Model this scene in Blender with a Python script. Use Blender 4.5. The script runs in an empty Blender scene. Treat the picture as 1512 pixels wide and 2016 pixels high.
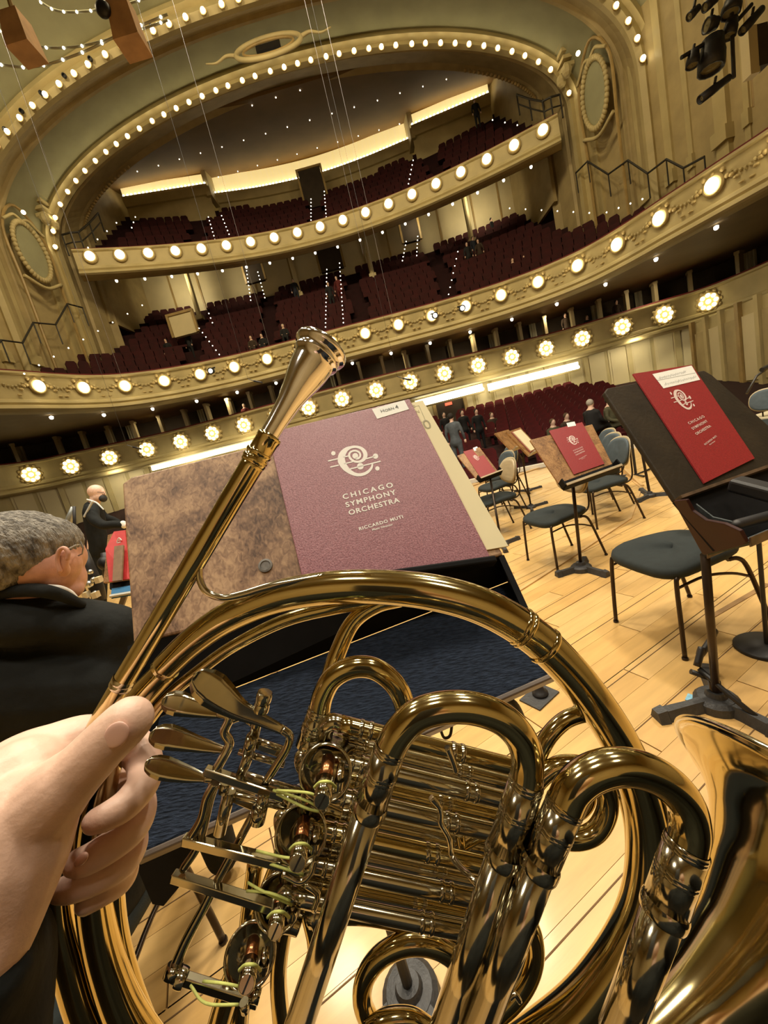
import bpy, math, random
from mathutils import Vector, Matrix
random.seed(7)
scene = bpy.context.scene
COL = scene.collection

# ------------------------------------------------------------------ camera
PSI, PITCH, ROLL, FPX = math.radians(-2.39), math.radians(9.85), math.radians(-14.0), 762.7
W, H = 1512, 2016
CAM = Vector((0, 0, 1.45))
FWD = Vector((math.sin(PSI) * math.cos(PITCH), math.cos(PSI) * math.cos(PITCH), -math.sin(PITCH)))
_x0 = Vector((math.cos(PSI), -math.sin(PSI), 0)); _u0 = _x0.cross(FWD)
RGT = _x0 * math.cos(ROLL) + _u0 * math.sin(ROLL)
UPV = -_x0 * math.sin(ROLL) + _u0 * math.cos(ROLL)
cd = bpy.data.cameras.new('camera'); cam = bpy.data.objects.new('camera', cd); COL.objects.link(cam)
cd.sensor_fit = 'HORIZONTAL'; cd.sensor_width = 36; cd.lens = 36 * FPX / W; cd.clip_start = 0.01; cd.clip_end = 200
cam.matrix_world = Matrix(((RGT.x, UPV.x, -FWD.x, CAM.x), (RGT.y, UPV.y, -FWD.y, CAM.y), (RGT.z, UPV.z, -FWD.z, CAM.z), (0, 0, 0, 1)))
scene.camera = cam

# ------------------------------------------------------------------ world, light, exposure
world = bpy.data.worlds.new('hall_ambient_fill'); scene.world = world; world.use_nodes = True
wb = world.node_tree.nodes['Background']; wb.inputs[0].default_value = (1.0, 0.80, 0.50, 1); wb.inputs[1].default_value = 0.03  # dim warm ambient fill from all sides, no lamp behind it
scene.view_settings.view_transform = 'Standard'; scene.view_settings.look = 'None'
scene.view_settings.exposure = 0.35; scene.view_settings.gamma = 1.0; scene.view_settings.use_curve_mapping = False
scene.cycles.use_denoising = True; scene.cycles.use_adaptive_sampling = True; scene.cycles.adaptive_threshold = 0.03
scene.cycles.max_bounces = 5; scene.cycles.diffuse_bounces = 3; scene.cycles.glossy_bounces = 4; scene.cycles.sample_clamp_indirect = 3.0; scene.cycles.caustics_reflective = False; scene.cycles.caustics_refractive = False

def lamp(name, typ, loc, energy, color=(1, .86, .62), target=None, size=1.0, spot=None, shape=None, size_y=None):
    l = bpy.data.lights.new(name, typ); l.energy = energy; l.color = color
    if typ == 'AREA':
        l.size = size
        if shape: l.shape = shape
        if size_y: l.size_y = size_y
    elif typ in ('POINT', 'SPOT'):
        l.shadow_soft_size = size
    if typ == 'SPOT' and spot: l.spot_size = math.radians(spot); l.spot_blend = .6
    o = bpy.data.objects.new(name, l); COL.objects.link(o); o.location = loc
    if target is not None:
        o.rotation_euler = (Vector(target) - Vector(loc)).to_track_quat('-Z', 'Y').to_euler()
    return o
# the row of down lights above the stage
for sx in (-3.2, 0.4, 4.0):
    for sy, e in ((-1.5, 95), (2.2, 195), (6.0, 215)):
        lamp('stage_down_light', 'AREA', (sx, sy, 8.5), e, (1, .89, .70), (sx, sy, 0), .9, shape='DISK')
# unseen area lights added overhead as fill for the hall
for sx in (-9, -3.5, 2, 7.5):
    lamp('hall_fill_light', 'AREA', (sx - .69, 13, 19.0), 430, (1, .80, .47), (sx * .9 - .69, 22, 8), 1.2, shape='DISK')

# ------------------------------------------------------------------ pixel / world helpers
def ray(px, py): return FWD + RGT * ((px - W / 2) / FPX) - UPV * ((py - H / 2) / FPX)
def P(px, py, z): return CAM + ray(px, py) * z                       # a point at depth z
def onY(px, py, y): d = ray(px, py); return CAM + d * (y / d.y)
def onZ(px, py, zz): d = ray(px, py); return CAM + d * ((zz - CAM.z) / d.z)
def onPlane(px, py, o, n): d = ray(px, py); return CAM + d * ((o - CAM).dot(n) / d.dot(n))
def depth(p): return (Vector(p) - CAM).dot(FWD)

# ------------------------------------------------------------------ materials
MATS = {}
def mat(name, col, rough=.5, metal=0., emit=0., ecol=None, noise=0., nscale=8., bump=0., bscale=60., stretch=None, col2=None, coat=0., spec=.5, sheen=0., detail=4, distort=0.):
    if name in MATS: return MATS[name]
    m = bpy.data.materials.new(name); m.use_nodes = True; nt = m.node_tree; b = nt.nodes['Principled BSDF']
    b.inputs['Base Color'].default_value = (*col, 1); b.inputs['Roughness'].default_value = rough; b.inputs['Metallic'].default_value = metal
    b.inputs['Specular IOR Level'].default_value = spec
    if coat: b.inputs['Coat Weight'].default_value = coat; b.inputs['Coat Roughness'].default_value = .12
    if sheen: b.inputs['Sheen Weight'].default_value = sheen
    if emit:
        b.inputs['Emission Color'].default_value = (*(ecol or col), 1); b.inputs['Emission Strength'].default_value = emit
    tc = nt.nodes.new('ShaderNodeTexCoord'); mp = nt.nodes.new('ShaderNodeMapping'); nt.links.new(tc.outputs['Object'], mp.inputs[0])
    if stretch: mp.inputs['Scale'].default_value = stretch
    if noise or col2:
        n = nt.nodes.new('ShaderNodeTexNoise'); n.inputs['Scale'].default_value = nscale; n.inputs['Detail'].default_value = detail; n.inputs['Distortion'].default_value = distort
        nt.links.new(mp.outputs[0], n.inputs[0])
        r = nt.nodes.new('ShaderNodeValToRGB')
        c2 = col2 or tuple(c * (1 - noise) for c in col)
        r.color_ramp.elements[0].position = .32; r.color_ramp.elements[1].position = .68
        r.color_ramp.elements[0].color = (*c2, 1); r.color_ramp.elements[1].color = (*col, 1)
        nt.links.new(n.outputs[0], r.inputs[0]); nt.links.new(r.outputs[0], b.inputs['Base Color'])
    if bump:
        n2 = nt.nodes.new('ShaderNodeTexNoise'); n2.inputs['Scale'].default_value = bscale; n2.inputs['Detail'].default_value = 6
        nt.links.new(mp.outputs[0], n2.inputs[0])
        bp = nt.nodes.new('ShaderNodeBump'); bp.inputs['Strength'].default_value = bump; bp.inputs['Distance'].default_value = .02
        nt.links.new(n2.outputs[0], bp.inputs['Height']); nt.links.new(bp.outputs[0], b.inputs['Normal'])
    MATS[name] = m
    return m
cream = mat('aged_cream_plaster', (.56, .46, .23), .55, noise=.18, nscale=1.2, bump=.15, bscale=3)
creamlight = mat('pale_cream_paint', (.70, .60, .36), .55, noise=.12, nscale=.8)
goldtrim = mat('dull_gilt_moulding', (.42, .29, .11), .45, noise=.3, nscale=2)
sage = mat('sage_green_plaster', (.34, .33, .20), .65, noise=.15, nscale=1.0)
tan = mat('tan_plaster', (.46, .36, .175), .6, noise=.2, nscale=1.5, bump=.2, bscale=2)
gallerybrown = mat('brown_gallery_ceiling', (.24, .145, .055), .7, noise=.2, nscale=.6)
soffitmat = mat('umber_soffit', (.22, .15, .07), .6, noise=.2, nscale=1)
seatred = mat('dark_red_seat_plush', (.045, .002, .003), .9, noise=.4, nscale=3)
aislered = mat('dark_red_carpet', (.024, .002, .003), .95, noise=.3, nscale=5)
railred = mat('red_velvet_rail', (.16, .012, .012), .8, noise=.3, nscale=4)
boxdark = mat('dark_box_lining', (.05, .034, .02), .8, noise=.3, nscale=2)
curtain = mat('pale_curtain', (.45, .42, .30), .8, noise=.35, nscale=6, stretch=(6, 6, .3))
bulbrose = mat('warm_rosette_bulb', (1, .88, .55), .3, emit=2.6, ecol=(1, .84, .44)); bulbglobe = mat('warm_globe', (1, .88, .58), .3, emit=3.4, ecol=(1, .85, .50))
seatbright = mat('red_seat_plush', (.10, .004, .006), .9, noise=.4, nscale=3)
bulb = mat('warm_bulb', (1, .9, .65), .3, emit=9, ecol=(1, .84, .50))
bulbsmall = mat('white_pin_light', (1, .95, .8), .3, emit=5, ecol=(1, .93, .76)); bulbsmall.cycles.emission_sampling = 'NONE'
covelit = mat('lit_cove_glass', (1, .88, .5), .4, emit=.55, ecol=(1, .76, .32), noise=.25, nscale=3, stretch=(3, 3, .2))
black = mat('black_paint', (.012, .011, .012), .5, noise=.3, nscale=20)
iron = mat('dark_rail_iron', (.03, .026, .02), .5, noise=.3, nscale=20)

# ------------------------------------------------------------------ mesh helpers
def tag(o, label=None, cat=None, group=None, kind=None):
    if label: o['label'] = label
    if cat: o['category'] = cat
    if group: o['group'] = group
    if kind: o['kind'] = kind
    return o
def meshdata(name, vs, fs, m, smooth=False):
    me = bpy.data.meshes.new(name); me.from_pydata([tuple(v) for v in vs], [], fs); me.update()
    if m is not None: me.materials.append(m)
    if smooth:
        me.polygons.foreach_set('use_smooth', [len(p.vertices) <= 4 for p in me.polygons])
    return me
def link(name, me, parent=None):
    o = bpy.data.objects.new(name, me); COL.objects.link(o)
    if parent is not None: o.parent = parent; o.matrix_parent_inverse = Matrix.Translation(parent.location).inverted() if parent.type == 'EMPTY' and parent.rotation_euler[:] == (0, 0, 0) else parent.matrix_basis.inverted()
    return o
def obj(name, geo, m, parent=None, smooth=False):
    return link(name, meshdata(name, geo[0], geo[1], m, smooth), parent)
def empty(name, loc, label, cat, group=None):
    o = bpy.data.objects.new(name, None); COL.objects.link(o); o.location = loc; o.empty_display_size = .1
    return tag(o, label, cat, group)
def join(*gs):
    vs, fs = [], []
    for g in gs:
        k = len(vs); vs += list(g[0]); fs += [tuple(i + k for i in f) for f in g[1]]
    return vs, fs
def hexa(b, t):
    "8 corners: bottom 4, top 4 (same winding)"
    return list(b) + list(t), [(3, 2, 1, 0), (4, 5, 6, 7), (0, 1, 5, 4), (1, 2, 6, 5), (2, 3, 7, 6), (3, 0, 4, 7)]
def box(c, s, rz=0., axes=None):
    c = Vector(c)
    if axes is None:
        ax = Vector((math.cos(rz), math.sin(rz), 0)); ay = Vector((-math.sin(rz), math.cos(rz), 0)); az = Vector((0, 0, 1))
    else: ax, ay, az = axes
    ax = ax * (s[0] / 2); ay = ay * (s[1] / 2); az = az * (s[2] / 2)
    b = [c - ax - ay - az, c + ax - ay - az, c + ax + ay - az, c - ax + ay - az]
    return hexa(b, [p + az * 2 for p in b])
def slab(q, th):
    "a planar polygon given thickness th against its normal"
    q = [Vector(p) for p in q]; n = (q[1] - q[0]).cross(q[2] - q[0]).normalized()
    k = len(q); bk = [p - n * th for p in q]
    return q + bk, [tuple(range(k)), tuple(range(2 * k - 1, k - 1, -1))] + [((i + 1) % k, i, k + i, k + (i + 1) % k) for i in range(k)]
def catmull(pts, n=8, closed=False):
    pts = [Vector(p) for p in pts]; out = []
    k = len(pts)
    for i in range(k if closed else k - 1):
        p1, p2 = pts[i], pts[(i + 1) % k]
        p0 = pts[i - 1] if (i > 0 or closed) else p1 * 2 - p2
        p3 = pts[(i + 2) % k] if (i + 2 < k or closed) else p2 * 2 - p1
        for j in range(n):
            t = j / n
            out.append(.5 * ((2 * p1) + (p2 - p0) * t + (2 * p0 - 5 * p1 + 4 * p2 - p3) * t * t + (3 * p1 - p0 - 3 * p2 + p3) * t ** 3))
    if not closed: out.append(pts[-1])
    return out
def tube(pts, rad, seg=14, caps=True, closed=False, round_ends=False):
    pts = [Vector(p) for p in pts]; n = len(pts)
    if not hasattr(rad, '__len__'): rad = [rad] * n
    rad = list(rad)
    if round_ends:
        a, b = pts[0], pts[-1]; d0 = (pts[0] - pts[1]).normalized(); d1 = (pts[-1] - pts[-2]).normalized(); r0, r1 = rad[0], rad[-1]
        pre = [(a + d0 * r0 * math.sin(t), r0 * math.cos(t)) for t in (1.45, 1.1, .75, .38)]
        post = [(b + d1 * r1 * math.sin(t), r1 * math.cos(t)) for t in (.38, .75, 1.1, 1.45)]
        pts = [p for p, _ in pre] + pts + [p for p, _ in post]; rad = [r for _, r in pre] + rad + [r for _, r in post]; n = len(pts)
    vs, fs = [], []
    def tan_(i):
        if closed: return (pts[(i + 1) % n] - pts[i - 1]).normalized()
        return (pts[min(i + 1, n - 1)] - pts[max(i - 1, 0)]).normalized()
    t = tan_(0); nrm = t.orthogonal().normalized()
    for i in range(n):
        t2 = tan_(i); nrm = (nrm - t2 * nrm.dot(t2))
        nrm = nrm.normalized() if nrm.length > 1e-9 else t2.orthogonal().normalized()
        bn = t2.cross(nrm)
        for k in range(seg):
            a = 2 * math.pi * k / seg
            vs.append(pts[i] + (nrm * math.cos(a) + bn * math.sin(a)) * rad[i])
    for i in range(n if closed else n - 1):
        for k in range(seg):
            a, b = i * seg + k, i * seg + (k + 1) % seg
            j = ((i + 1) % n) * seg
            fs.append((a, b, j + (k + 1) % seg, j + k))
    if caps and not closed:
        fs.append(tuple(range(seg - 1, -1, -1))); fs.append(tuple((n - 1) * seg + k for k in range(seg)))
    return vs, fs
def lathe(prof, o, axis, seg=24, up=None, caps=True):
    "prof: (distance along axis, radius)"
    axis = Vector(axis).normalized(); o = Vector(o); a = axis.orthogonal().normalized(); b = axis.cross(a)
    vs, fs = [], []
    for d, r in prof:
        for k in range(seg):
            t = 2 * math.pi * k / seg; vs.append(o + axis * d + (a * math.cos(t) + b * math.sin(t)) * r)
    for i in range(len(prof) - 1):
        for k in range(seg):
            fs.append((i * seg + k, i * seg + (k + 1) % seg, (i + 1) * seg + (k + 1) % seg, (i + 1) * seg + k))
    if caps:
        fs.append(tuple(range(seg - 1, -1, -1))); fs.append(tuple((len(prof) - 1) * seg + k for k in range(seg)))
    return vs, fs
def ball(c, r, seg=12, rings=8, axes=None):
    c = Vector(c); r = Vector(r) if hasattr(r, '__len__') else Vector((r, r, r))
    ax = axes or (Vector((1, 0, 0)), Vector((0, 1, 0)), Vector((0, 0, 1)))
    vs = [c - ax[2] * r.z]; fs = []
    for i in range(1, rings):
        p = -math.pi / 2 + math.pi * i / rings
        for k in range(seg):
            t = 2 * math.pi * k / seg
            vs.append(c + ax[0] * (r.x * math.cos(p) * math.cos(t)) + ax[1] * (r.y * math.cos(p) * math.sin(t)) + ax[2] * (r.z * math.sin(p)))
    vs.append(c + ax[2] * r.z); top = len(vs) - 1
    for k in range(seg): fs.append((0, 1 + (k + 1) % seg, 1 + k))
    for i in range(rings - 2):
        for k in range(seg):
            a = 1 + i * seg
            fs.append((a + k, a + (k + 1) % seg, a + seg + (k + 1) % seg, a + seg + k))
    a = 1 + (rings - 2) * seg
    for k in range(seg): fs.append((a + k, a + (k + 1) % seg, top))
    return vs, fs
def grid(rows, closed=False):
    "rows of points -> quads"
    m = len(rows[0]); vs = [p for r in rows for p in r]; fs = []
    for i in range(len(rows) - 1):
        for k in range(m if closed else m - 1):
            fs.append((i * m + k, i * m + (k + 1) % m, (i + 1) * m + (k + 1) % m, (i + 1) * m + k))
    return vs, fs
def blob(name, geos, voxel, m, parent=None, smooth=6):
    "overlapping closed shapes fused into one continuous skin"
    o = obj(name, join(*geos), m, parent, True)
    r = o.modifiers.new('fuse', 'REMESH'); r.mode = 'VOXEL'; r.voxel_size = voxel; r.use_smooth_shade = True
    s = o.modifiers.new('soften', 'SMOOTH'); s.factor = .5; s.iterations = smooth
    return o
def bevel(o, w, seg=2):
    b = o.modifiers.new('edge', 'BEVEL'); b.width = w; b.segments = seg; b.limit_method = 'ANGLE'; b.angle_limit = math.radians(40)
    return o
def dup(src, parent=None, loc=None, mw=None, label=None):
    c = src.copy(); COL.objects.link(c)
    if parent is not None: c.parent = parent
    if loc is not None: c.location = loc
    if mw is not None: c.matrix_world = mw
    if label: c['label'] = label
    return c
def basis(o, x, y, z=None):
    x = Vector(x); y = Vector(y); z = Vector(z) if z is not None else x.cross(y).normalized()
    return Matrix(((x.x, y.x, z.x, o[0]), (x.y, y.y, z.y, o[1]), (x.z, y.z, z.z, o[2]), (0, 0, 0, 1)))
# ================================================================== THE HALL
HX = -0.69                                   # the hall's axis
ZU, ZM, ZL = 15.41, 7.52, 4.45               # lamp height on the three parapets
def hv(x, y, z): return Vector((x + HX, y, z))
def cu(x): return 27.3 - .0214 * x * x + 1.35e-5 * x ** 4
MIDPTS = [(0, 23.1), (3, 23.12), (6, 23.03), (9, 22.53), (11, 21.75), (12.4, 20.7), (13.3, 19.2), (13.9, 17.6), (14.6, 15.8), (15.3, 13.8), (15.9, 10.5), (16.3, 6)]
LOWPTS = [(0, 23.4), (4, 23.6), (8, 23.9), (12, 23.95), (15, 23.2), (17.2, 22.6), (18.6, 22.2), (19.4, 21.2), (19.8, 19.5), (19.9, 16), (20, 11)]
def symcurve(pts, n=8):
    h = catmull([(x, y, 0) for x, y in pts], n)
    h[0].x = 0
    return [(-p.x, p.y) for p in h[:0:-1]] + [(p.x, p.y) for p in h]
UP2 = [(x * .35, cu(x * .35)) for x in range(-39, 40)]
MID2, LOW2 = symcurve(MIDPTS), symcurve(LOWPTS)
def normals(pts):
    out = []
    for i in range(len(pts)):
        a, b = pts[max(i - 1, 0)], pts[min(i + 1, len(pts) - 1)]
        t = Vector((b[0] - a[0], b[1] - a[1])).normalized(); out.append(Vector((t.y, -t.x)))
    return out
def sweep(pts, prof):
    nn = normals(pts)
    return grid([[hv(p[0] + n.x * o, p[1] + n.y * o, z) for o, z in prof] for p, n in zip(pts, nn)])
def arclen(pts):
    L = [0]
    for a, b in zip(pts, pts[1:]): L.append(L[-1] + math.hypot(b[0] - a[0], b[1] - a[1]))
    return L
def at_arc(pts, s, L=None):
    "point and stage-side normal at arc length s measured from the middle"
    L = L or arclen(pts); s = s + L[-1] / 2
    s = min(max(s, 0), L[-1] - 1e-6); nn = normals(pts)
    for i in range(len(pts) - 1):
        if L[i + 1] >= s:
            t = (s - L[i]) / (L[i + 1] - L[i]); a, b = pts[i], pts[i + 1]
            n = (nn[i] * (1 - t) + nn[i + 1] * t).normalized()
            return Vector((a[0] + (b[0] - a[0]) * t, a[1] + (b[1] - a[1]) * t)), n
def struct(name, geo, m, parent=None, smooth=False):
    o = obj(name, geo, m, parent, smooth)
    if parent is None: o['kind'] = 'structure'
    return o

# ---- arches: (Y, half width, springing height, rise, exponent)
def arch_pts(Y, a, z0, b, e, leg=9.0, n=60):
    pts = []
    if leg is not None:
        for k in range(4): pts.append(hv(-a, Y, leg + (z0 - leg) * k / 4))
    for k in range(n + 1):
        th = math.pi * k / n; c = math.cos(th)
        pts.append(hv(-a * (1 if c > 0 else -1) * abs(c) ** (2 / e), Y, z0 + b * math.sin(th) ** (2 / e)))
    if leg is not None:
        for k in range(4): pts.append(hv(a, Y, z0 + (leg - z0) * (k + 1) / 4))
    return pts
A1 = (20, 15.35, 14.18, 6.57, 2.25); A2 = (24, 14.5, 16.18, 5.22, 2.05); A3 = (27, 14.31, 18.29, 4.5, 1.84)
def mix(A, B, t, grow=0.): return tuple(a + (b - a) * t for a, b in zip(A, B))
def grown(A, g, dy=0): return (A[0] + dy, A[1] + g, A[2], A[3] + g, A[4])
A0 = (9, 17.2, 14.5, 8.2, 2.3)
struct('ceiling', grid([arch_pts(*mix(A0, grown(A1, .9), t)) for t in (0, .35, .7, .92, 1.0)]), sage, smooth=True)
struct('ceiling_trim_1', grid([arch_pts(*A) for A in (grown(A1, .9), grown(A1, .62, -.1), grown(A1, .55, .1), grown(A1, .2, -.05), grown(A1, .0, .1), grown(A1, .05, .35))]), cream, smooth=False)
struct('ceiling_band_1', grid([arch_pts(*A) for A in (grown(A1, .05, .35), grown(mix(A1, A2, .2), .3), grown(mix(A1, A2, .30), .42), grown(mix(A1, A2, .32), .3), grown(mix(A1, A2, .36), .3), grown(mix(A1, A2, .38), .5))]), tan)
struct('ceiling_band_2', grid([arch_pts(*A) for A in (grown(mix(A1, A2, .38), .5), grown(mix(A1, A2, .6), .62), grown(mix(A1, A2, .8), .6), grown(A2, .55, -.2))]), sage, smooth=True)
struct('ceiling_trim_2', grid([arch_pts(*A) for A in (grown(A2, .55, -.2), grown(A2, .3, -.28), grown(A2, .22, 0), grown(A2, 0, -.05), grown(A2, -.02, .25))]), cream)
struct('ceiling_band_3', grid([arch_pts(*A) for A in (grown(A2, -.02, .25), grown(mix(A2, A3, .25), .15), grown(mix(A2, A3, .33), .28), grown(mix(A2, A3, .36), .15), grown(mix(A2, A3, .8), .15), grown(mix(A2, A3, .86), .3), A3)]), tan)
# beads (dentils) along the inner edge of the third arch
g = []
for k in range(6, 115):
    th = math.pi * k / 120
    if 28 < k < 92: continue
    c = math.cos(th); Y, a, z0, b, e = mix(A2, A3, .9); a -= .05; b -= .05
    g.append(ball(hv(-a * (1 if c > 0 else -1) * abs(c) ** (2 / e), Y, z0 + b * math.sin(th) ** (2 / e)), .1, 6, 4))
tag(obj('bead_moulding', join(*g), goldtrim), 'row of small plaster beads along the sides of the innermost arch', 'moulding', kind='stuff')

# bulbs on the two arches; each is a thing
bm_big = meshdata('arch_bulb', *ball((0, 0, 0), .105, 10, 7), bulb, True)
bm_cap = meshdata('arch_bulb_collar', *lathe([(0, .15), (.06, .15), (.1, .08)], (0, 0, 0), (0, 1, 0), 10), goldtrim)
def arch_bulbs(A, n, t0, t1, label, grp, dz=-.06, size=1.):
    P_ = arch_pts(*A, leg=None, n=400); L = [0]
    for a, b in zip(P_, P_[1:]): L.append(L[-1] + (b - a).length)
    for k in range(n):
        s = L[-1] * (t0 + (t1 - t0) * k / (n - 1)); i = next(j for j in range(len(L)) if L[j] >= s - 1e-9)
        o = link('arch_bulb', bm_big); o.location = P_[i] + Vector((0, -.1, dz)); o.scale = (size,) * 3
        tag(o, label, 'light bulb', grp)
        c = link('collar', bm_cap); c.parent = o; c.location = (0, .02, .0)
arch_bulbs(grown(A1, .1, -.05), 46, .03, .985, 'warm round bulb on the wider light-studded arch nearer the stage', 'bulbs along the outer arch', size=1.0)
arch_bulbs(grown(A2, -.02, -.1), 44, .004, .982, 'warm round bulb on the narrower arch framing the top gallery', 'bulbs along the inner arch', dz=-.1, size=1.0)
# small twinkling lamps standing above the inner arch
pin = meshdata('pin_light', *ball((0, 0, 0), .036, 6, 4), bulbsmall)
# pairs of dark sockets between the outer arch bulbs
Pk = arch_pts(*grown(A1, .16, -.12), leg=None, n=400)
sock = meshdata('speaker_port', *lathe([(0, .09), (.1, .09), (.1, .06), (.03, .05)], (0, 0, 0), (0, -1, -.3), 10), black)
for k in range(62, 176, 13):
    o = link('speaker_port', sock); o.location = Pk[k]
    tag(o, 'small round black port between the bulbs of the wider arch', 'port', 'black ports along the outer arch')

# oval cartouche with a dark vent at the crown of the green band
cc = onY(528, 92, 21.3)
ca = empty('oval_vent', cc, 'oval plaster cartouche with a dark slot on the green ceiling band', 'vent')
ax, ay = Vector((1, .0, .0)), Vector((0, .5, .87)).normalized()
def ell(c, ra, rb, ax, ay, n=32): return [c + ax * (ra * math.cos(2 * math.pi * k / n)) + ay * (rb * math.sin(2 * math.pi * k / n)) for k in range(n)]
obj('frame', tube(ell(cc, 1.55, .85, ax, ay), .1, 8, closed=True), cream, ca, True)
obj('inner_rim', tube(ell(cc, 1.2, .6, ax, ay), .06, 8, closed=True), goldtrim, ca, True)
obj('slot', box(cc, (1.15, .5, .1), axes=(ax, ay, ax.cross(ay))), black, ca)
for s in (-1, 1):
    obj('scroll', tube(catmull([cc + ax * s * 1.5, cc + ax * s * 2 + ay * .25, cc + ax * s * 2.5 - ay * .1, cc + ax * s * 3 + ay * .1], 5), [.09 - .004 * i for i in range(16)], 6), cream, ca, True)

# ---- gallery (top level): ceiling, back wall, coves
struct('ceiling_gallery', slab([hv(-14.6, 26.6, 22.75), hv(-14.6, 37, 25.5), hv(14.6, 37, 25.5), hv(14.6, 26.6, 22.75)][::-1], .15), gallerybrown)
for s, nm in ((-1, 'left'), (1, 'right')):
    struct('wall_gallery_' + nm, slab([hv(s * 14.4, 26.5, 13), hv(s * 14.4, 37, 13), hv(s * 14.4, 37, 25.6), hv(s * 14.4, 26.5, 23)], .2), tan)
struct('wall_gallery_back', slab([hv(-14.5, 36.6, 15), hv(14.5, 36.6, 15), hv(14.5, 36.6, 25.6), hv(-14.5, 36.6, 25.6)], .2), cream)
covepts = {'middle': [(-7.8, 34.9), (-4, 35.6), (0.2, 35.9), (4.2, 35.6), (8.2, 34.9)], 'left': [(-13.9, 32.6), (-7.8, 33.6)], 'right': [(8.2, 33.6), (13.9, 32.6)]}
def ceilz(y): return 22.75 + (y - 26.6) * .2644
for nm, pp in covepts.items():
    pts = [(p.x, p.y) for p in catmull([(x, y, 0) for x, y in pp], 6)]
    hgt = 1.5 if nm == 'middle' else .95
    ztop = min(ceilz(y) for x, y in pts) - .02
    r = empty('cove_light', hv(pts[len(pts) // 2][0], pts[len(pts) // 2][1], ztop - hgt), {'middle': 'long glowing yellow cove light curving above the middle of the top gallery', 'left': 'short glowing cove light at the gallery corner above the white-railed ledge', 'right': 'short glowing cove light at the gallery corner beside the dark standing figure'}[nm], 'cove light', 'gallery cove lights')
    obj('lit_panel', join(sweep(pts, [(-.02, ztop - hgt), (-.02, ztop)]), sweep(pts, [(-.12, ztop), (-.12, ztop - hgt)])), covelit, r)
    obj('ledge', sweep(pts, [(-.1, ztop - hgt + .02), (.42, ztop - hgt + .02), (.42, ztop - hgt - .12), (.1, ztop - hgt - .5), (-.12, ztop - hgt - .5)]), cream, r)
    L = arclen(pts); k = int(L[-1] / .27); g = []
    for i in range(k):
        p, n = at_arc(pts, -L[-1] / 2 + (i + .5) * L[-1] / k, L)
        g.append(ball(hv(p.x + n.x * .25, p.y + n.y * .25, ztop - hgt + .13), (.085, .085, .11), 6, 4))
    b = obj('bulb_row', join(*g), bulbsmall, r); b['kind'] = 'stuff'
    struct('wall_cove_' + nm, sweep(pts, [(-.1, ztop - hgt - .4), (-.1, 15)]), cream)
for x in (-7.8, 8.2):
    struct('trim_cove_end', box(hv(x, 34.2, 24.0), (.35, 1.6, 2.6)), cream)
# gallery seats: raked steps swept behind the parapet
def rake(pts, o0, z0, rows, do, dz, name, smax=None):
    prof = []
    for i in range(rows): prof += [(o0 - i * do, z0 + i * dz), (o0 - (i + 1) * do, z0 + i * dz)]
    prof.append((o0 - rows * do, z0 + rows * dz))
    return struct(name, sweep(pts, prof), aislered)
def seat_geo(c, n, w=.5, h=.62):
    "a plush tip-up seat facing the stage: back with rounded top, cushion"
    r = Vector((-n.y, n.x, 0)); f = Vector((n.x, n.y, 0)); u = Vector((0, 0, 1)); c = Vector(c)
    a = w * .47
    pts = [(-a, .0), (a, .0), (a, h * .8), (a * .7, h), (-a * .7, h), (-a, h * .8)]
    q = [c + r * x + u * z - f * (.05 + .12 * z) for x, z in pts]
    n_ = f
    back = slab(q, .09) if ((q[1] - q[0]).cross(q[2] - q[0])).dot(n_) > 0 else slab(q[::-1], .09)
    return join(back, box(c + f * .17 + u * .02, (w * .94, .4, .13), axes=(r, f, u)))
def seat_rows(pts, o0, z0, rows, do, dz, aisles, smax, w=.55, skip=None):
    g = []; L = arclen(pts)
    for i in range(rows):
        row = [(p[0] + n.x * (o0 - i * do - .45), p[1] + n.y * (o0 - i * do - .45)) for p, n in zip(pts, normals(pts))]
        Lr = arclen(row); k = int(Lr[-1] / w)
        for j in range(k):
            s = -Lr[-1] / 2 + (j + .5) * Lr[-1] / k
            if abs(s) > smax: continue
            p, n = at_arc(row, s, Lr)
            if any(abs(p.x - ax_ * (1 + i * .012)) < .55 for ax_ in aisles): continue
            if skip and skip(p, i): continue
            g.append(seat_geo(hv(p.x, p.y, z0 + i * dz + .42), n, w))
    return join(*g)
rake(UP2, -.55, ZU - .35, 10, .82, .75, 'floor_gallery')
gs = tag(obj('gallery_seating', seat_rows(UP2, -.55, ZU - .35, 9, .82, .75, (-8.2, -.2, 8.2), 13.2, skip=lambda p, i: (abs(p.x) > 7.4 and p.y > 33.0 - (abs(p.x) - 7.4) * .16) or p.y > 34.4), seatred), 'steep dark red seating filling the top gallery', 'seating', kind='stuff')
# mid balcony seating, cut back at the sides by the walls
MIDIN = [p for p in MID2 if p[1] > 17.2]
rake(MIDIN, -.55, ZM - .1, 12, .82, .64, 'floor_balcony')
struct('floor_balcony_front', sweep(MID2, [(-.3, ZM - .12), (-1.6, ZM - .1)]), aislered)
tag(obj('balcony_seating', seat_rows(MIDIN, -.55, ZM - .1, 11, .82, .64, (-9.3, -4.6, 1.1, 6.6), 21, skip=lambda p, i: abs(p.x) > 15.0 or (abs(p.x) > 13.6 and p.y > 24.5)), seatred), 'dark red seating of the wide middle balcony', 'seating', kind='stuff')
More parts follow.
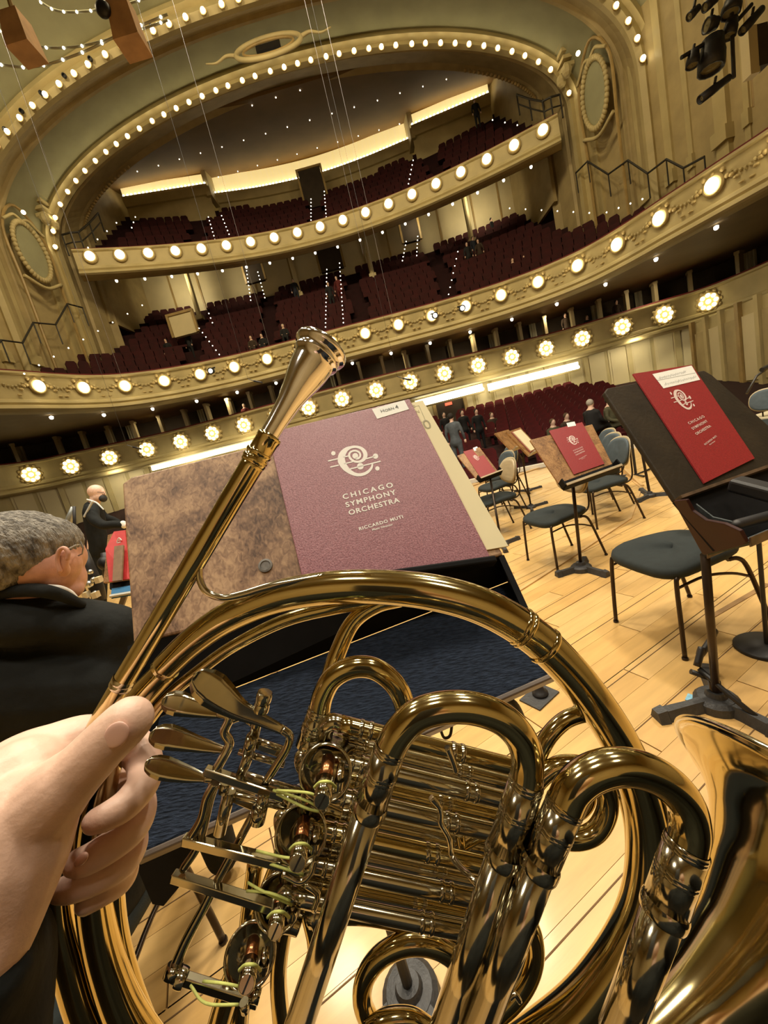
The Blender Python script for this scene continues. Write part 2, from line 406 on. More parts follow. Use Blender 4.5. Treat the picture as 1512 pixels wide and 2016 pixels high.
# back wall of the balcony under the gallery, in panels
wz0, wz1 = 14.4, 18.4
BW = [(-14.6, 32.2), (-9, 32.6), (-4, 33.0), (0, 33.1), (4, 33.0), (9, 32.6), (14.6, 32.2)]
struct('wall_balcony_back', sweep(BW, [(0, wz0 - 2), (0, wz1 + .6)]), creamlight)
for x in (-12.4, -10.3, -6.4, -3.2, 2.6, 4.6, 8.6, 11.2, 13.2):
    y = 33.1 - abs(x) * .055
    struct('trim_wall_panel', box(hv(x, y - .06, 16.3), (.12, .12, 4.2)), goldtrim)
# posts that carry the gallery
for px, py in ((378, 575), (577, 530), (722, 492), (919, 422)):
    p = onY(px, py, 30.5)
    o = struct('column', join(tube([(p.x, p.y, p.z - 1.9), (p.x, p.y, p.z + 2.2)], .17, 10), box((p.x, p.y, p.z - 1.8), (.5, .5, .3))), cream, smooth=False)

# ---- parapets
def parapet(name, pts, zc, top, bot, soff, m=cream, soffm=soffitmat):
    struct(name, sweep(pts, [(-.42, zc + top - .35), (-.42, zc + top), (.1, zc + top), (.12, zc + top - .09), (.0, zc + top - .14), (.0, zc + bot + .55), (.06, zc + bot + .5), (.1, zc + bot + .38), (.04, zc + bot + .3), (.16, zc + bot + .22), (.2, zc + bot + .1), (.1, zc + bot + .04), (-.1, zc + bot), (-.5, zc + bot)]), m)
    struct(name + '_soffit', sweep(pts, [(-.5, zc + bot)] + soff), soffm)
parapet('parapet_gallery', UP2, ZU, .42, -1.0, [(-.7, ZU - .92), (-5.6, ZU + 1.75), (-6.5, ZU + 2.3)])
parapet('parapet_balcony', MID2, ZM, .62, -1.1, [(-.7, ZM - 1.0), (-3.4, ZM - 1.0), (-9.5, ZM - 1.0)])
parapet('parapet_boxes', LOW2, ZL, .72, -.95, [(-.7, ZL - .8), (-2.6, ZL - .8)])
for nm, pts, z in (('gallery', UP2, ZU + .45), ('balcony', MID2, ZM + .66), ('boxes', LOW2, ZL + .76)):
    struct('trim_velvet_rail_' + nm, sweep(pts, [(-.4, z - .03), (-.38, z + .04), (.02, z + .04), (.05, z - .03)]), railred)

# lamps on the parapets
def lamp_mesh(kind):
    g = {}
    if kind == 'gallery':
        g['plate'] = lathe([(0, .36), (.05, .38), (.08, .3), (.1, .27)], (0, 0, 0), (0, -1, 0), 16)
        g['globe'] = ball((0, -.14, 0), (.25, .14, .25), 14, 8)
    elif kind == 'balcony':
        g['plate'] = join(lathe([(0, .34), (.06, .36), (.1, .28)], (0, 0, 0), (0, -1, 0), 16),
                          *[ball((sx * (.42 + .13 * k), -.03, .05 - .05 * k * k), (.1, .05, .09 - .015 * k), 6, 4) for sx in (-1, 1) for k in range(4)],
                          *[ball((sx * .3, -.03, .33), (.09, .05, .09), 6, 4) for sx in (-1, 0, 1)])
        g['globe'] = ball((0, -.14, 0), (.22, .15, .25), 14, 8)
    else:
        g['plate'] = join(lathe([(0, .50), (.05, .52), (.09, .42)], (0, 0, 0), (0, -1, 0), 18), *[ball((.52 * math.cos(a), -.03, .52 * math.sin(a)), (.1, .05, .1), 6, 4) for a in [k * math.pi / 6 for k in range(12)]])
        g['globe'] = join(ball((0, -.15, 0), (.12, .1, .12), 8, 6), *[ball((.31 * math.cos(a), -.14, .31 * math.sin(a)), .105, 8, 6) for a in [k * math.pi / 4 for k in range(8)]])
    return g
plaq = mat('gilt_lamp_plate', (.62, .48, .22), .4, noise=.2, nscale=6)
ORD = 'first second third fourth fifth sixth seventh eighth ninth tenth eleventh twelfth thirteenth fourteenth fifteenth sixteenth seventeenth eighteenth nineteenth twentieth twenty-first'.split()
def parapet_lamps(kind, pts, z, spacing, centre, lo, hi, label, grp, extra=()):
    g = lamp_mesh(kind); mp = meshdata('lamp_plate', *g['plate'], plaq, True); mb = meshdata('lamp_globe', *g['globe'], {'gallery': bulbglobe, 'balcony': bulb, 'boxes': bulbrose}[kind], True)
    L = arclen(pts)
    spots = [((j - centre) * spacing) for j in range(lo, hi)] + list(extra)
    for i_, s in enumerate(spots):
        p, n = at_arc(pts, s, L); r = empty('parapet_lamp', hv(p.x + n.x * .03, p.y + n.y * .03, z), label + ', %s from the left' % ORD[i_], 'lamp', grp)
        r.rotation_euler = (0, 0, math.atan2(n.x, -n.y))
        for nm, me in (('plate', mp), ('globe', mb)):
            o = link(nm, me); o.parent = r
parapet_lamps('gallery', UP2, ZU, 1.492, 9, 0, 19, 'round glowing lamp on the front of the top gallery', 'lamps on the gallery parapet')
parapet_lamps('balcony', MID2, ZM, 1.90, 8.41, 0, 20, 'oval glowing lamp with leaf ornament on the middle balcony front', 'lamps on the balcony parapet')
parapet_lamps('boxes', LOW2, ZL, 2.04, 9.52, 0, 20, 'rosette of glowing bulbs on the front of the lowest tier', 'lamps on the box tier parapet')
# swag relief between the balcony lamps
g = []; L = arclen(MID2)
for j in range(-1, 20):
    for k in range(7):
        s = (j - 8.41 + .28 + .073 * k) * 1.9
        if abs(s) > L[-1] / 2 - .3: continue
        p, n = at_arc(MID2, s, L); g.append(ball(hv(p.x + n.x * .02, p.y + n.y * .02, ZM + .12 - .16 * math.sin(math.pi * k / 6)), (.1, .05, .07), 6, 4))
tag(obj('garland_relief', join(*g), cream), 'gilt leaf garlands in relief between the balcony lamps', 'relief', kind='stuff')
# small down lights under gallery and balcony
def soffit_lights(pts, off, z, spacing, n, label, grp, rad=.075):
    me = meshdata('soffit_light', *join(lathe([(0, rad), (.04, rad), (.07, rad * .5)], (0, 0, 0), (0, 0, -1), 10), ball((0, 0, -.05), rad * 1.0, 8, 6)), bulbsmall, True)
    row = [(p[0] + m.x * off, p[1] + m.y * off) for p, m in zip(pts, normals(pts))]; L = arclen(row)
    for j in range(n):
        s = (j - (n - 1) / 2) * spacing
        if abs(s) > L[-1] / 2: continue
        p, _ = at_arc(row, s, L); o = link('soffit_light', me); o.location = hv(p.x, p.y, z); tag(o, label, 'light', grp)
soffit_lights(UP2, -1.3, ZU - .68, 1.55, 18, 'tiny white down light under the overhang of the top gallery', 'down lights under the gallery')
soffit_lights(MID2, -.95, ZM - 1.1, 2.35, 17, 'small white down light under the middle balcony overhang', 'down lights under the balcony', .085)

# gallery ceiling pin lights: two rows
for row in ([(1300, 443), (1213, 469), (1125, 496), (1040, 522), (954, 548), (869, 574), (785, 598), (702, 622), (620, 647), (537, 670), (1387, 418), (1478, 392)],
            [(607, 738), (702, 737), (778, 714), (855, 692), (931, 670), (1008, 647), (1086, 625), (1163, 602), (1242, 578), (1322, 555), (1403, 531), (1484, 508)], [(987, 411), (1080, 380), (1175, 352)]):
    for x, y in row:
        d = ray(x * .5026, y * .5026); t = (22.6 - 26.6 * .2644 - CAM.z) / (d.z - .2644 * d.y)
        o = link('ceiling_pin_light', pin); o.location = CAM + d * t; o.location.z -= .03
        tag(o, 'tiny white pin light in the brown gallery ceiling', 'light', 'gallery ceiling pin lights')
for x, y in ((70, 363), (160, 337), (252, 309), (68, 484), (151, 460), (235, 435), (322, 381)):
    d = ray(752 + x * .5026, y * .5026); t = (22.6 - 26.6 * .2644 - CAM.z) / (d.z - .2644 * d.y)
    o = link('ceiling_pin_light', pin); o.location = CAM + d * t; o.location.z -= .03
    tag(o, 'tiny white pin light in the brown gallery ceiling', 'light', 'gallery ceiling pin lights')

# ---- box tier: floor, dark back, piers, pale door curtains
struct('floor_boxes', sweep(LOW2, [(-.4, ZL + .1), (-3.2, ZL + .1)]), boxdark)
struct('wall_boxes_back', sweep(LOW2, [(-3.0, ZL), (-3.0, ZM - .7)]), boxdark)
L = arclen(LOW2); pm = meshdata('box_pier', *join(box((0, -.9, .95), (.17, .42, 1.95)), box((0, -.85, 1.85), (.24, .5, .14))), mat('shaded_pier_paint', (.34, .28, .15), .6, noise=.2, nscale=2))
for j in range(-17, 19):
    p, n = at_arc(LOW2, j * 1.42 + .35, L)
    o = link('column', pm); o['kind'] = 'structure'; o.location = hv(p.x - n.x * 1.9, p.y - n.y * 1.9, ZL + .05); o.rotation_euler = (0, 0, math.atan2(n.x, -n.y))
cmesh = meshdata('door_curtain', *grid([[Vector((x * .07, .05 * math.sin(x * 1.9), z)) for z in (0, 1.0, 2.0)] for x in range(-4, 5)]), curtain)
for j, w in ((-13.6, 1), (-11.2, .8), (-10.3, .6), (-7.6, .7), (-6.2, .8), (-3.3, .7), (-1.2, .6), (2.5, .7), (4.6, .6), (6.5, .8), (8.2, .8), (10.4, .9), (12.1, .8), (14.1, .9)):
    p, n = at_arc(LOW2, j * 1.42, L)
    o = link('door_curtain', cmesh); o.location = hv(p.x - n.x * 2.8, p.y - n.y * 2.8, ZL + .08); o.rotation_euler = (0, 0, math.atan2(n.x, -n.y)); o.scale = (w, 1, 1)
    tag(o, 'narrow pale curtain hanging at the back of the dark boxes', 'curtain', 'curtains behind the boxes')

# ---- main floor: raked floor, back wall, panels, cove bars, door
def mfz(y): return -1.0 + max(0, y - 9.8) * .165
struct('floor_main', slab([hv(-21, 9.6, -1.0), hv(21, 9.6, -1.0), hv(21, 26.5, mfz(26.5)), hv(-21, 26.5, mfz(26.5))], .2), aislered)
BM = symcurve([(0, 24.9), (6, 25.0), (11, 25.2), (14, 25.0), (16.5, 24.2), (18.6, 23), (20.2, 20.5), (20.6, 17), (20.8, 12), (20.9, 8)])
struct('wall_main_back', sweep(BM, [(0, -1), (0, 4.2)]), cream)
L = arclen(BM); pmesh = meshdata('wall_panel', *join(box((0, -.03, 1.7), (.98, .05, 2.5)), box((0, -.07, 1.7), (.74, .05, 2.2))), creamlight)
pil = meshdata('wall_pilaster', *join(box((0, -.08, 1.7), (.26, .16, 3.0)), box((0, -.1, 3.0), (.38, .24, .16)), box((0, -.1, .45), (.36, .22, .3))), cream)
for j in range(-18, 19):
    s = j * 1.18 + .3; p, n = at_arc(BM, s, L); rz = math.atan2(n.x, -n.y)
    if 1.2 < p.x < 3.0: continue
    o = link('wall_panel', pmesh, bpy.data.objects['wall_main_back']); o.matrix_basis = Matrix.Translation(hv(p.x, p.y, .6)) @ Matrix.Rotation(rz, 4, 'Z')
    if abs(j) > 7 and j % 2:
        p, n = at_arc(BM, s + .59, L); o = link('pilaster', pil, bpy.data.objects['wall_main_back']); o.matrix_basis = Matrix.Translation(hv(p.x, p.y, .6)) @ Matrix.Rotation(rz, 4, 'Z')
def covebar(a, b, y, label):
    A, B = onY(*a, y), onY(*b, y); n = 26; r = empty('cove_bar_light', (A + B) / 2, label, 'cove light', 'cove bars under the box tier')
    d = B - A
    obj('lit_panel', slab([A + Vector((0, 0, .0)), B, B + Vector((0, 0, .42)), A + Vector((0, 0, .42))], .05), mat('lit_white_cove', (1, .93, .7), .4, emit=2.2, ecol=(1, .9, .58)), r)
    obj('lip', box((A + B) / 2 + Vector((0, -.12, -.06)), (d.length, .2, .1), math.atan2(d.y, d.x)), cream, r)
    b_ = obj('bulb_row', join(*[ball(A + d * ((k + .5) / n) + Vector((0, -.1, .1)), (.12, .08, .1), 6, 4) for k in range(n)]), bulbsmall, r); b_['kind'] = 'stuff'
covebar((962, 770), (1140, 726), 24.3, 'long white cove bar over the panelled wall beside the dark door')
covebar((820, 803), (952, 769), 24.2, 'white cove bar directly above the dark doorway behind the cream sheet music')
covebar((300, 927), (545, 866), 24.2, 'white cove bar showing along the top of the wooden music desk')
# doorway as a solid block, the opening's darkness put into its colour; red sign
dc = onY(893, 835, 24.6)
struct('door_1', join(box((dc.x, 24.75, dc.z + .1), (1.7, .3, 2.6))), boxdark)
for sx in (-1, 1): struct('trim_door', box((dc.x + sx * .95, 24.55, dc.z + .1), (.2, .3, 2.8)), goldtrim)
es = onY(883, 795, 24.4)
tag(obj('exit_sign', box(es, (.42, .08, .16)), mat('red_sign_glow', (.9, .12, .06), .4, emit=1.2, noise=.2, nscale=4)), 'small red glowing sign above the dark doorway', 'sign')
# wall washers on the right wall of the main floor
for (x, y) in ((1208, 678), (1283, 676), (1366, 656), (1030, 760), (60, 985), (20, 990)):
    p = onY(x, y, 21.5 if x > 1100 else 23.6)
    lamp('wall_washer', 'SPOT', (p.x - (.6 if x > 1100 else 0), p.y - .5, ZL - 1.0), 60, (1, .88, .55), (p.x + (.25 if x > 700 else -.25), p.y + 1.2, 0.8), .05, 75)

# ---- main floor seats: the rows in view, one thing each
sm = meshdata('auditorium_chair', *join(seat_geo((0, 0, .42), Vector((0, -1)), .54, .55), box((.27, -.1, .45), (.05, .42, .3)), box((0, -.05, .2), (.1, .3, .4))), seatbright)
cnt = 0
for i in range(15):
    y = 10.9 + i * .92
    for j in range(-30, 34):
        x = j * .56 + (.28 if i % 2 else 0)
        p = hv(x, y - x * x * .004, mfz(y))
        v = p + Vector((0, 0, .7)) - CAM; z = v.dot(FWD)
        qx, qy = W / 2 + FPX * v.dot(RGT) / z, H / 2 - FPX * v.dot(UPV) / z
        if 835 < qx < 1225 and 760 < qy < 1000 and not (abs(x - 4.6) < .45) and cnt < 300:
            o = link('auditorium_chair', sm); o.location = p; o.rotation_euler = (0, 0, -x * .02)
            tag(o, 'dark red plush theatre seat on the main floor behind the stage edge', 'theatre seat', 'main floor theatre seats'); cnt += 1

# ---- side walls of the balcony level, pilasters, wreaths, panels
for s, nm in ((-1, 'left'), (1, 'right')):
    wp = [(14.9, 26.8), (14.9, 24.6), (15.6, 20.4), (16.9, 13.5), (17.6, 6)]
    rows = [[hv(s * x, y, ZM - .3), hv(s * x, y, 24)] for x, y in wp]
    struct('wall_' + nm, grid(rows), tan)
    for y, w, d in ((23.4, .5, .2), (20.6, .6, .25), (19.4, .4, .2), (18.5, .25, .16), (17.2, .55, .25), (16.4, .22, .14), (15.2, .5, .22), (14.0, .2, .14), (12.8, .5, .2), (11.2, .5, .2)):
        x = 15.0 + (24.6 - y) * (.17 if y > 20.4 else .175)
        o = struct('pilaster', join(box(hv(s * (x - d * .4), y, 15), (d, w, 15)), box(hv(s * (x - d * .7), y, 9.6), (d * 1.5, w * 1.25, .5))), cream)
    # wreath on a sage oval
    c = hv(s * 14.62, 22.0, 15.15); u = Vector((0, 0, 1)); t = Vector((s * .17, -1, 0)).normalized(); nrm = Vector((-s, -.17, 0)).normalized()
    wr = empty('wall_wreath', c, 'oval plaster laurel wreath on the wall beside the %s end of the inner arch' % ('lower' if s < 0 else 'upper'), 'wreath', 'wall wreaths')
    obj('field', slab(ell(c + nrm * .03, .72, 1.25, t, u)[::(1 if s > 0 else -1)], .05), sage, wr)
    obj('laurel', join(*[ball(p + nrm * .08, (.12, .12, .14), 6, 5) for p in ell(c, .8, 1.38, t, u, 40)]), cream, wr, True)
    obj('ribbon', join(*[tube(catmull([c + u * 1.45 + nrm * .1, c + u * 1.6 + t * k * .35 + nrm * .1, c + u * 1.35 + t * k * .7 + nrm * .1, c + u * 1.1 + t * k * 1.0 + nrm * .1], 5), .07, 6) for k in (-1, 1)]), cream, wr, True)
    obj('bottom_swag', tube(catmull([c - t * 1.0 - u * 1.3 + nrm * .1, c - u * 1.8 + nrm * .12, c + t * 1.0 - u * 1.5 + nrm * .1], 6), .09, 6), cream, wr, True)
    struct('trim_wall_arch_panel', tube(catmull([c + t * 1.05 + u * z_ for z_ in (-6.5, -2, .8)] + [c + u * 2.2] + [c - t * 1.05 + u * z_ for z_ in (.8, -2, -6.5)], 5), .07, 6), goldtrim)
    for y0, z0, z1, ww in ((18.95, 9.8, 14.5, .32), (16.8, 9.8, 15.2, .3), (15.8, 9.8, 17.5, .42), (14.6, 9.6, 18, .4), (13.4, 9.6, 18, .45), (12, 9.6, 18, .45)):
        x = 15.0 + (24.6 - y0) * .175 - .06; c2 = hv(s * x, y0, 0)
        pts = [c2 + t * ww + u * z0, c2 + t * ww + u * (z1 - .6), c2 + u * z1, c2 - t * ww + u * (z1 - .6), c2 - t * ww + u * z0]
        struct('trim_panel_moulding', tube(catmull(pts, 5), .045, 6), goldtrim)
    # capital with scrolls where the inner arch springs
    c3 = hv(s * 14.35, 23.6, 17.6)
    struct('trim_capital', join(*[box(c3 + Vector((0, 0, .3 * k)), (.5 + .12 * k, .6 + .1 * k, .16)) for k in range(4)], *[ball(c3 + Vector((-s * .2, dy, -.3)), (.25, .25, .3), 8, 6) for dy in (-.3, .3)]), cream)
    # stair rails stepping up along the wall
    rl = empty('stair_rail', hv(s * 14.6, 18, 9), 'dark iron stair rail stepping up the wall beside the %s wreath' % ('lower' if s < 0 else 'upper'), 'railing', 'balcony stair rails')
    rp = [hv(s * 15.2, 17.0, 9.0), hv(s * 15.1, 17.9, 9.2), hv(s * 15.0, 18.6, 10.0), hv(s * 14.9, 19.6, 10.1), hv(s * 14.8, 20.6, 11.3), hv(s * 14.6, 21.8, 11.5), hv(s * 14.4, 23.0, 12.9), hv(s * 14.3, 24.0, 13.0)]
    obj('handrail', tube(rp, .045, 6), iron, rl)
    for p in rp: obj('post', tube([p, p - Vector((0, 0, 1.0))], .03, 6), iron, rl)
    rl = empty('gallery_rail', hv(s * 13.8, 25, 15.6), 'iron guard rail at the %s end of the top gallery' % ('lower' if s < 0 else 'upper'), 'railing', 'gallery end rails')
    rp = [hv(s * 14.2, 24.3, 17.0), hv(s * 13.7, 24.3, 17.0), hv(s * 13.4, 24.6, 17.1), hv(s * 13.4, 26, 18.3), hv(s * 13.4, 27.4, 19.6)]
    obj('handrail', tube(rp, .05, 6), iron, rl)
    obj('midrail', tube([p - Vector((0, 0, .5)) for p in rp], .035, 6), iron, rl)
    for p in rp: obj('post', tube([p, p - Vector((0, 0, 1.1))], .04, 6), iron, rl)
    o = link('accent_lamp', bm_big); o.location = onY(46, 418, 21.5) if s < 0 else onY(1138, 105, 21.5); o.scale = (.9,) * 3
    tag(o, 'single bright bulb set above the %s wreath' % ('lower' if s < 0 else 'upper'), 'light bulb')
# aisle step lights (strings of pin lights) on gallery and balcony
aisle = meshdata('aisle_light', *ball((0, 0, 0), .034, 6, 4), bulbsmall)
def aisle_run(a, b, n, y0, y1):
    for k in range(n):
        t = k / (n - 1); o = link('aisle_light', aisle); o.location = onY(a[0] + (b[0] - a[0]) * t, a[1] + (b[1] - a[1]) * t, y0 + (y1 - y0) * t)
        tag(o, 'tiny white step light along an aisle between dark red seats', 'light', 'aisle step lights')
c3_ = lambda x, y: (x * .5026, 400 + y * .5026); c1_ = lambda x, y: (x * .5026, y * .5026); c2_ = lambda x, y: (752 + x * .5026, y * .5026); c4_ = lambda x, y: (752 + x * .5026, 400 + y * .5026)
for a, b, n, y0, y1 in ((c1_(816, 850), c1_(842, 938), 7, 29.5, 27.6), (c1_(868, 845), c1_(903, 932), 7, 29.5, 27.6), (c1_(1218, 780), c1_(1218, 862), 7, 30, 27.8), (c1_(1270, 750), c1_(1278, 850), 8, 30, 27.8),
                        (c1_(530, 850), c1_(516, 892), 3, 27.4, 26.6), (c2_(122, 628), c2_(100, 738), 7, 29, 27.2),
                        (c3_(966, 265), c3_(982, 380), 9, 29.5, 27.5), (c3_(1010, 270), c3_(1037, 370), 8, 29.5, 27.5), (c3_(1280, 260), c3_(1275, 485), 15, 29.6, 25), (c3_(1330, 235), c3_(1345, 468), 15, 29.6, 25),
                        (c3_(818, 432), c3_(832, 468), 3, 27, 26.3), (c3_(780, 490), c3_(872, 610), 8, 25.8, 24.2), (c4_(95, 150), c4_(80, 225), 6, 28.5, 27), (c4_(140, 130), c4_(136, 205), 6, 28.5, 27), (c4_(297, 190), c4_(255, 385), 8, 26.5, 23.9),
                        (c3_(557, 400), c3_(95, 668), 9, 24.4, 17), (c3_(456, 77), c3_(345, 174), 4, 25, 24), (c2_(433, 470), c2_(530, 490), 3, 25.6, 24.8), (c2_(500, 816), c2_(812, 834), 6, 24, 21.5), (c2_(880, 832), c2_(1020, 780), 4, 21, 18.2)):
    aisle_run(a, b, n, y0, y1)
# entrances as solid boxes, each opening's darkness or light put into the colour
for (x, y, yy, w, h_, mm) in ((617, 372, 33.6, 1.7, 2.6, 'd'), (650, 510, 31.6, 1.7, 1.6, 'd'), (806, 452, 31.2, 1.2, 1.7, 'd'), (500, 535, 31.4, 1.3, 1.5, 'd'), (362, 640, 26.0, 1.45, 1.25, 'l')):
    p = onY(x, y, yy)
    dr = struct('doorway', box(p, (w, .3, h_)), boxdark if mm == 'd' else creamlight)
    for sx in (-1, 1): obj('jamb', box(p + Vector((sx * (w / 2 + .08), -.12, 0)), (.14, .2, h_)), goldtrim, dr)
    obj('head', box(p + Vector((0, -.12, h_ / 2 + .06)), (w + .3, .2, .14)), goldtrim, dr)
# hanging microphone cables over the stage
for k, (a, b, yy) in enumerate((((660, 215), (715, 500), 6.5), ((452, 420), (530, 680), 5.5), ((225, 600), (240, 745), 6.0), ((655, 440), (782, 665), 7), ((72, 215), (108, 360), 8))):
    tag(obj('microphone_cable', tube([(onY(*b, yy).x, yy, 11.6), onY(*b, yy)], .0019, 5), mat('grey_cable', (.14, .12, .10), .5, noise=.2, nscale=9)), ('thin grey cable hanging in the middle, ending over the balcony seats', 'thin grey cable left of the mouthpiece, ending over the balcony seats', 'thin grey cable near the left wall, ending over the balcony seats', 'thin grey cable right of the mouthpiece, reaching the balcony rail')[k] if k < 4 else 'thin grey cable hanging in front of the lit arches', 'cable', 'hanging cables')
for (x, y, yy) in ((262, 880, 6.0), (793, 745, 6.5), (500, 750, 6.2)):
    p = onY(x, y, yy); r = empty('hanging_microphone', p, 'small hanging microphone in front of the %s' % {262: 'box tier lamps beside the wooden desk', 793: 'box tier lamps above the cream sheet music', 500: 'boxes left of the mouthpiece'}[x], 'microphone', 'hanging microphones')
    obj('capsule', tube([p, p + Vector((.12, -.02, -.06))], .014, 8), black, r, True); obj('arm', tube([p, p + Vector((-.08, 0, .05))], .006, 6), iron, r)
    obj('cable', tube([p + Vector((-.08, 0, .05)), (p.x - .08, p.y, 11.6)], .0018, 5), iron, r)
# spot lights fixed on the balcony front
for k, (x, y) in enumerate(((418, 730), (648, 668), (855, 622), (908, 608))):
    p = onY(x, y, 22.0); r = empty('balcony_spotlight', p, 'small black spotlight clamped on the balcony front, %s' % ('left of the mouthpiece', 'touching the mouthpiece rim', 'the one right of the pair of cables', 'last of the four towards the right wall')[k], 'spotlight', 'balcony front spotlights')
    obj('can', lathe([(0, .15), (.28, .17), (.28, .13), (.2, .12)], p, (0, -1, -.2), 12), black, r, True); obj('lens', ball(p + Vector((0, -.26, -.05)), (.11, .04, .11), 8, 6), bulbsmall, r); obj('yoke', box(p + Vector((0, .05, .14)), (.36, .06, .06)), black, r)
# boom of theatre lights on the right wall
BQ = lambda x, y, yy=11.0: onY(1280 + x * .1534, y * .1534, yy)
bt = empty('lighting_boom', BQ(1050, 700), 'vertical black pipe carrying theatre lights on the right wall', 'pipe')
obj('pipe', tube([BQ(1040, -200), BQ(1050, 400), BQ(1075, 1000)], .04, 8), iron, bt)
obj('arm', tube([BQ(400, 740), BQ(700, 560), BQ(1000, 400), BQ(1300, 60)], .045, 8), black, bt)
def tlight(a, b, r0, label, lens=True):
    A, B = BQ(*a), BQ(*b); d = (B - A); o = empty('theatre_light', A, label, 'theatre light', 'theatre lights on the right wall')
    obj('housing', lathe([(0, r0 * .8), (d.length * .3, r0 * .85), (d.length * .55, r0), (d.length, r0), (d.length, r0 * .8), (d.length * .9, r0 * .75)], A, d, 12), black, o, True)
    obj('lens', lathe([(d.length * .9, r0 * .76), (d.length * .94, r0 * .4), (d.length * .95, .01)], A, d, 12, caps=False), mat('dim_lens', (.28, .25, .13), .15, noise=.3, nscale=10), o, True)
    obj('yoke', tube([A + d * .5 + Vector((0, -.02, r0)), A + d * .5 + Vector((.06, 0, r0 + .14))], .03, 6), iron, o)
for a, b, r0, lb in (((620, 100), (500, 220), .09, 'slim black tube light at the upper left of the lighting boom'), ((850, -20), (700, 100), .1, 'black tube light just under the frame top on the boom'), ((800, 500), (780, 900), .27, 'big pear-shaped black spotlight hanging in the middle of the boom'), ((560, 660), (540, 850), .14, 'small black spotlight with pale lens left of the pear-shaped one'), ((850, 300), (720, 330), .15, 'round black spotlight with olive lens above the pear-shaped one'), ((1050, 250), (1010, 470), .15, 'black spotlight close to the pipe with pale lens'), ((1010, 1000), (640, 1280), .1, 'long black bar light lowest on the boom'), ((1430, 120), (1180, 400), .1, 'long dark blue-black bar light right of the boom'), ((1060, 0), (1030, 180), .2, 'black spotlight cluster head at the top of the boom')):
    tlight(a, b, r0, lb)
p = onY(1493, 97, 12.5); wv = struct('window_1', box(p, (.28, .3, .95)), boxdark); obj('reveal', box(p + Vector((-.25, -.02, -.06)), (.25, .25, 1.1)), creamlight, wv)
# ---- canopy glass reflections built as glowing dots, and hanging fittings, top left
glassy = mat('canopy_glass', (.5, .5, .36), .08, noise=.2, nscale=2, spec=.8)
for k, pts in enumerate((((-40, 120), (60, 132), (150, 108), (240, 66), (330, 28)), ((0, 60), (70, 90), (150, 92), (240, 70), (330, 40)), ((60, -10), (110, 20), (170, 22), (240, 10), (320, -14)))):
    q = catmull([onY(x, y, 12 + k) for x, y in pts], 7)
    r = empty('canopy_reflection', q[len(q) // 2], 'thin curved row of glowing dots for lights reflected in the canopy glass, %s' % ('lowest', 'middle', 'highest')[k], 'reflection', 'canopy reflections')
    obj('rail', tube(q, .03, 6), glassy, r, True)
    b_ = obj('reflected_dots', join(*[ball(p - Vector((0, .03, .03)), .035, 6, 4) for p in q[::3]]), bulbsmall, r); b_['kind'] = 'stuff'
orange = mat('terracotta_fitting', (.62, .36, .17), .6, noise=.25, nscale=3)
for k, (x, y, w, h_) in enumerate(((42, 72, .55, .75), (250, 52, .6, .9))):
    p = onY(x, y, 11.0); r = empty('hanging_fitting', p, ('terracotta box hanging at the left edge under the canopy', 'terracotta box with a round black speaker under the canopy')[k], 'ceiling fitting', 'canopy fittings')
    obj('box_body', hexa([p + Vector((sx * w * .5, sy * .3, -h_ / 2)) for sx, sy in ((-1, -1), (1, -1), (1, 1), (-1, 1))], [p + Vector((sx * w * .38, sy * .22, h_ / 2)) for sx, sy in ((-1, -1), (1, -1), (1, 1), (-1, 1))]), orange, r)
    obj('bracket', tube([p + Vector((0, 0, h_ / 2)), p + Vector((.05, 0, 2.2))], .05, 6), goldtrim, r)
    if k: obj('speaker', ball(onY(203, 18, 10.7), (.17, .12, .17), 12, 8), black, r, True)
# ---- the stage shell behind the player, which the brass reflects
struct('wall_stage_back', slab([(-12, -7, 0), (12, -7, 0), (12, -7, 11), (-12, -7, 11)][::-1], .2), tan)
struct('wall_stage_side', slab([(12, -7, 0), (12.5, 6, 0), (12.5, 6, 11), (12, -7, 11)], .2), tan)
struct('wall_stage_side', slab([(-13, 6, 0), (-12, -7, 0), (-12, -7, 11), (-13, 6, 11)], .2), tan)
struct('ceiling_stage', slab([(-12, -7, 11), (12, -7, 11), (13, 8, 12), (-13, 8, 12)], .2), sage)

# the panelled wall beside the stage, right and left
for k, (a, b, ya, yb) in enumerate((((1372, 705), (1660, 690), 20.5, 13.0),)):
    A, B = onY(*a, ya), onY(*b, yb); A.z = B.z = -1
    w_ = struct('wall_stage_front', slab([A, B, B + Vector((0, 0, 4.4)), A + Vector((0, 0, 4.4))], .2), cream)
    d = B - A; rz = math.atan2(d.y, d.x)
    for j in range(7):
        c = A + d * ((j + .5) / 7); n_ = Vector((d.y, -d.x, 0)).normalized(); n_ = n_ if (CAM - c).dot(n_) > 0 else -n_
        obj('panel', box(c + n_ * .04 + Vector((0, 0, 2.6)), (.8, .08, 2.6), rz), creamlight if j % 2 else tan, w_)
        obj('pilaster', box(A + d * (j / 7) + n_ * .08 + Vector((0, 0, 2.4)), (.22, .18, 4.2), rz), goldtrim if j % 3 == 0 else cream, w_)
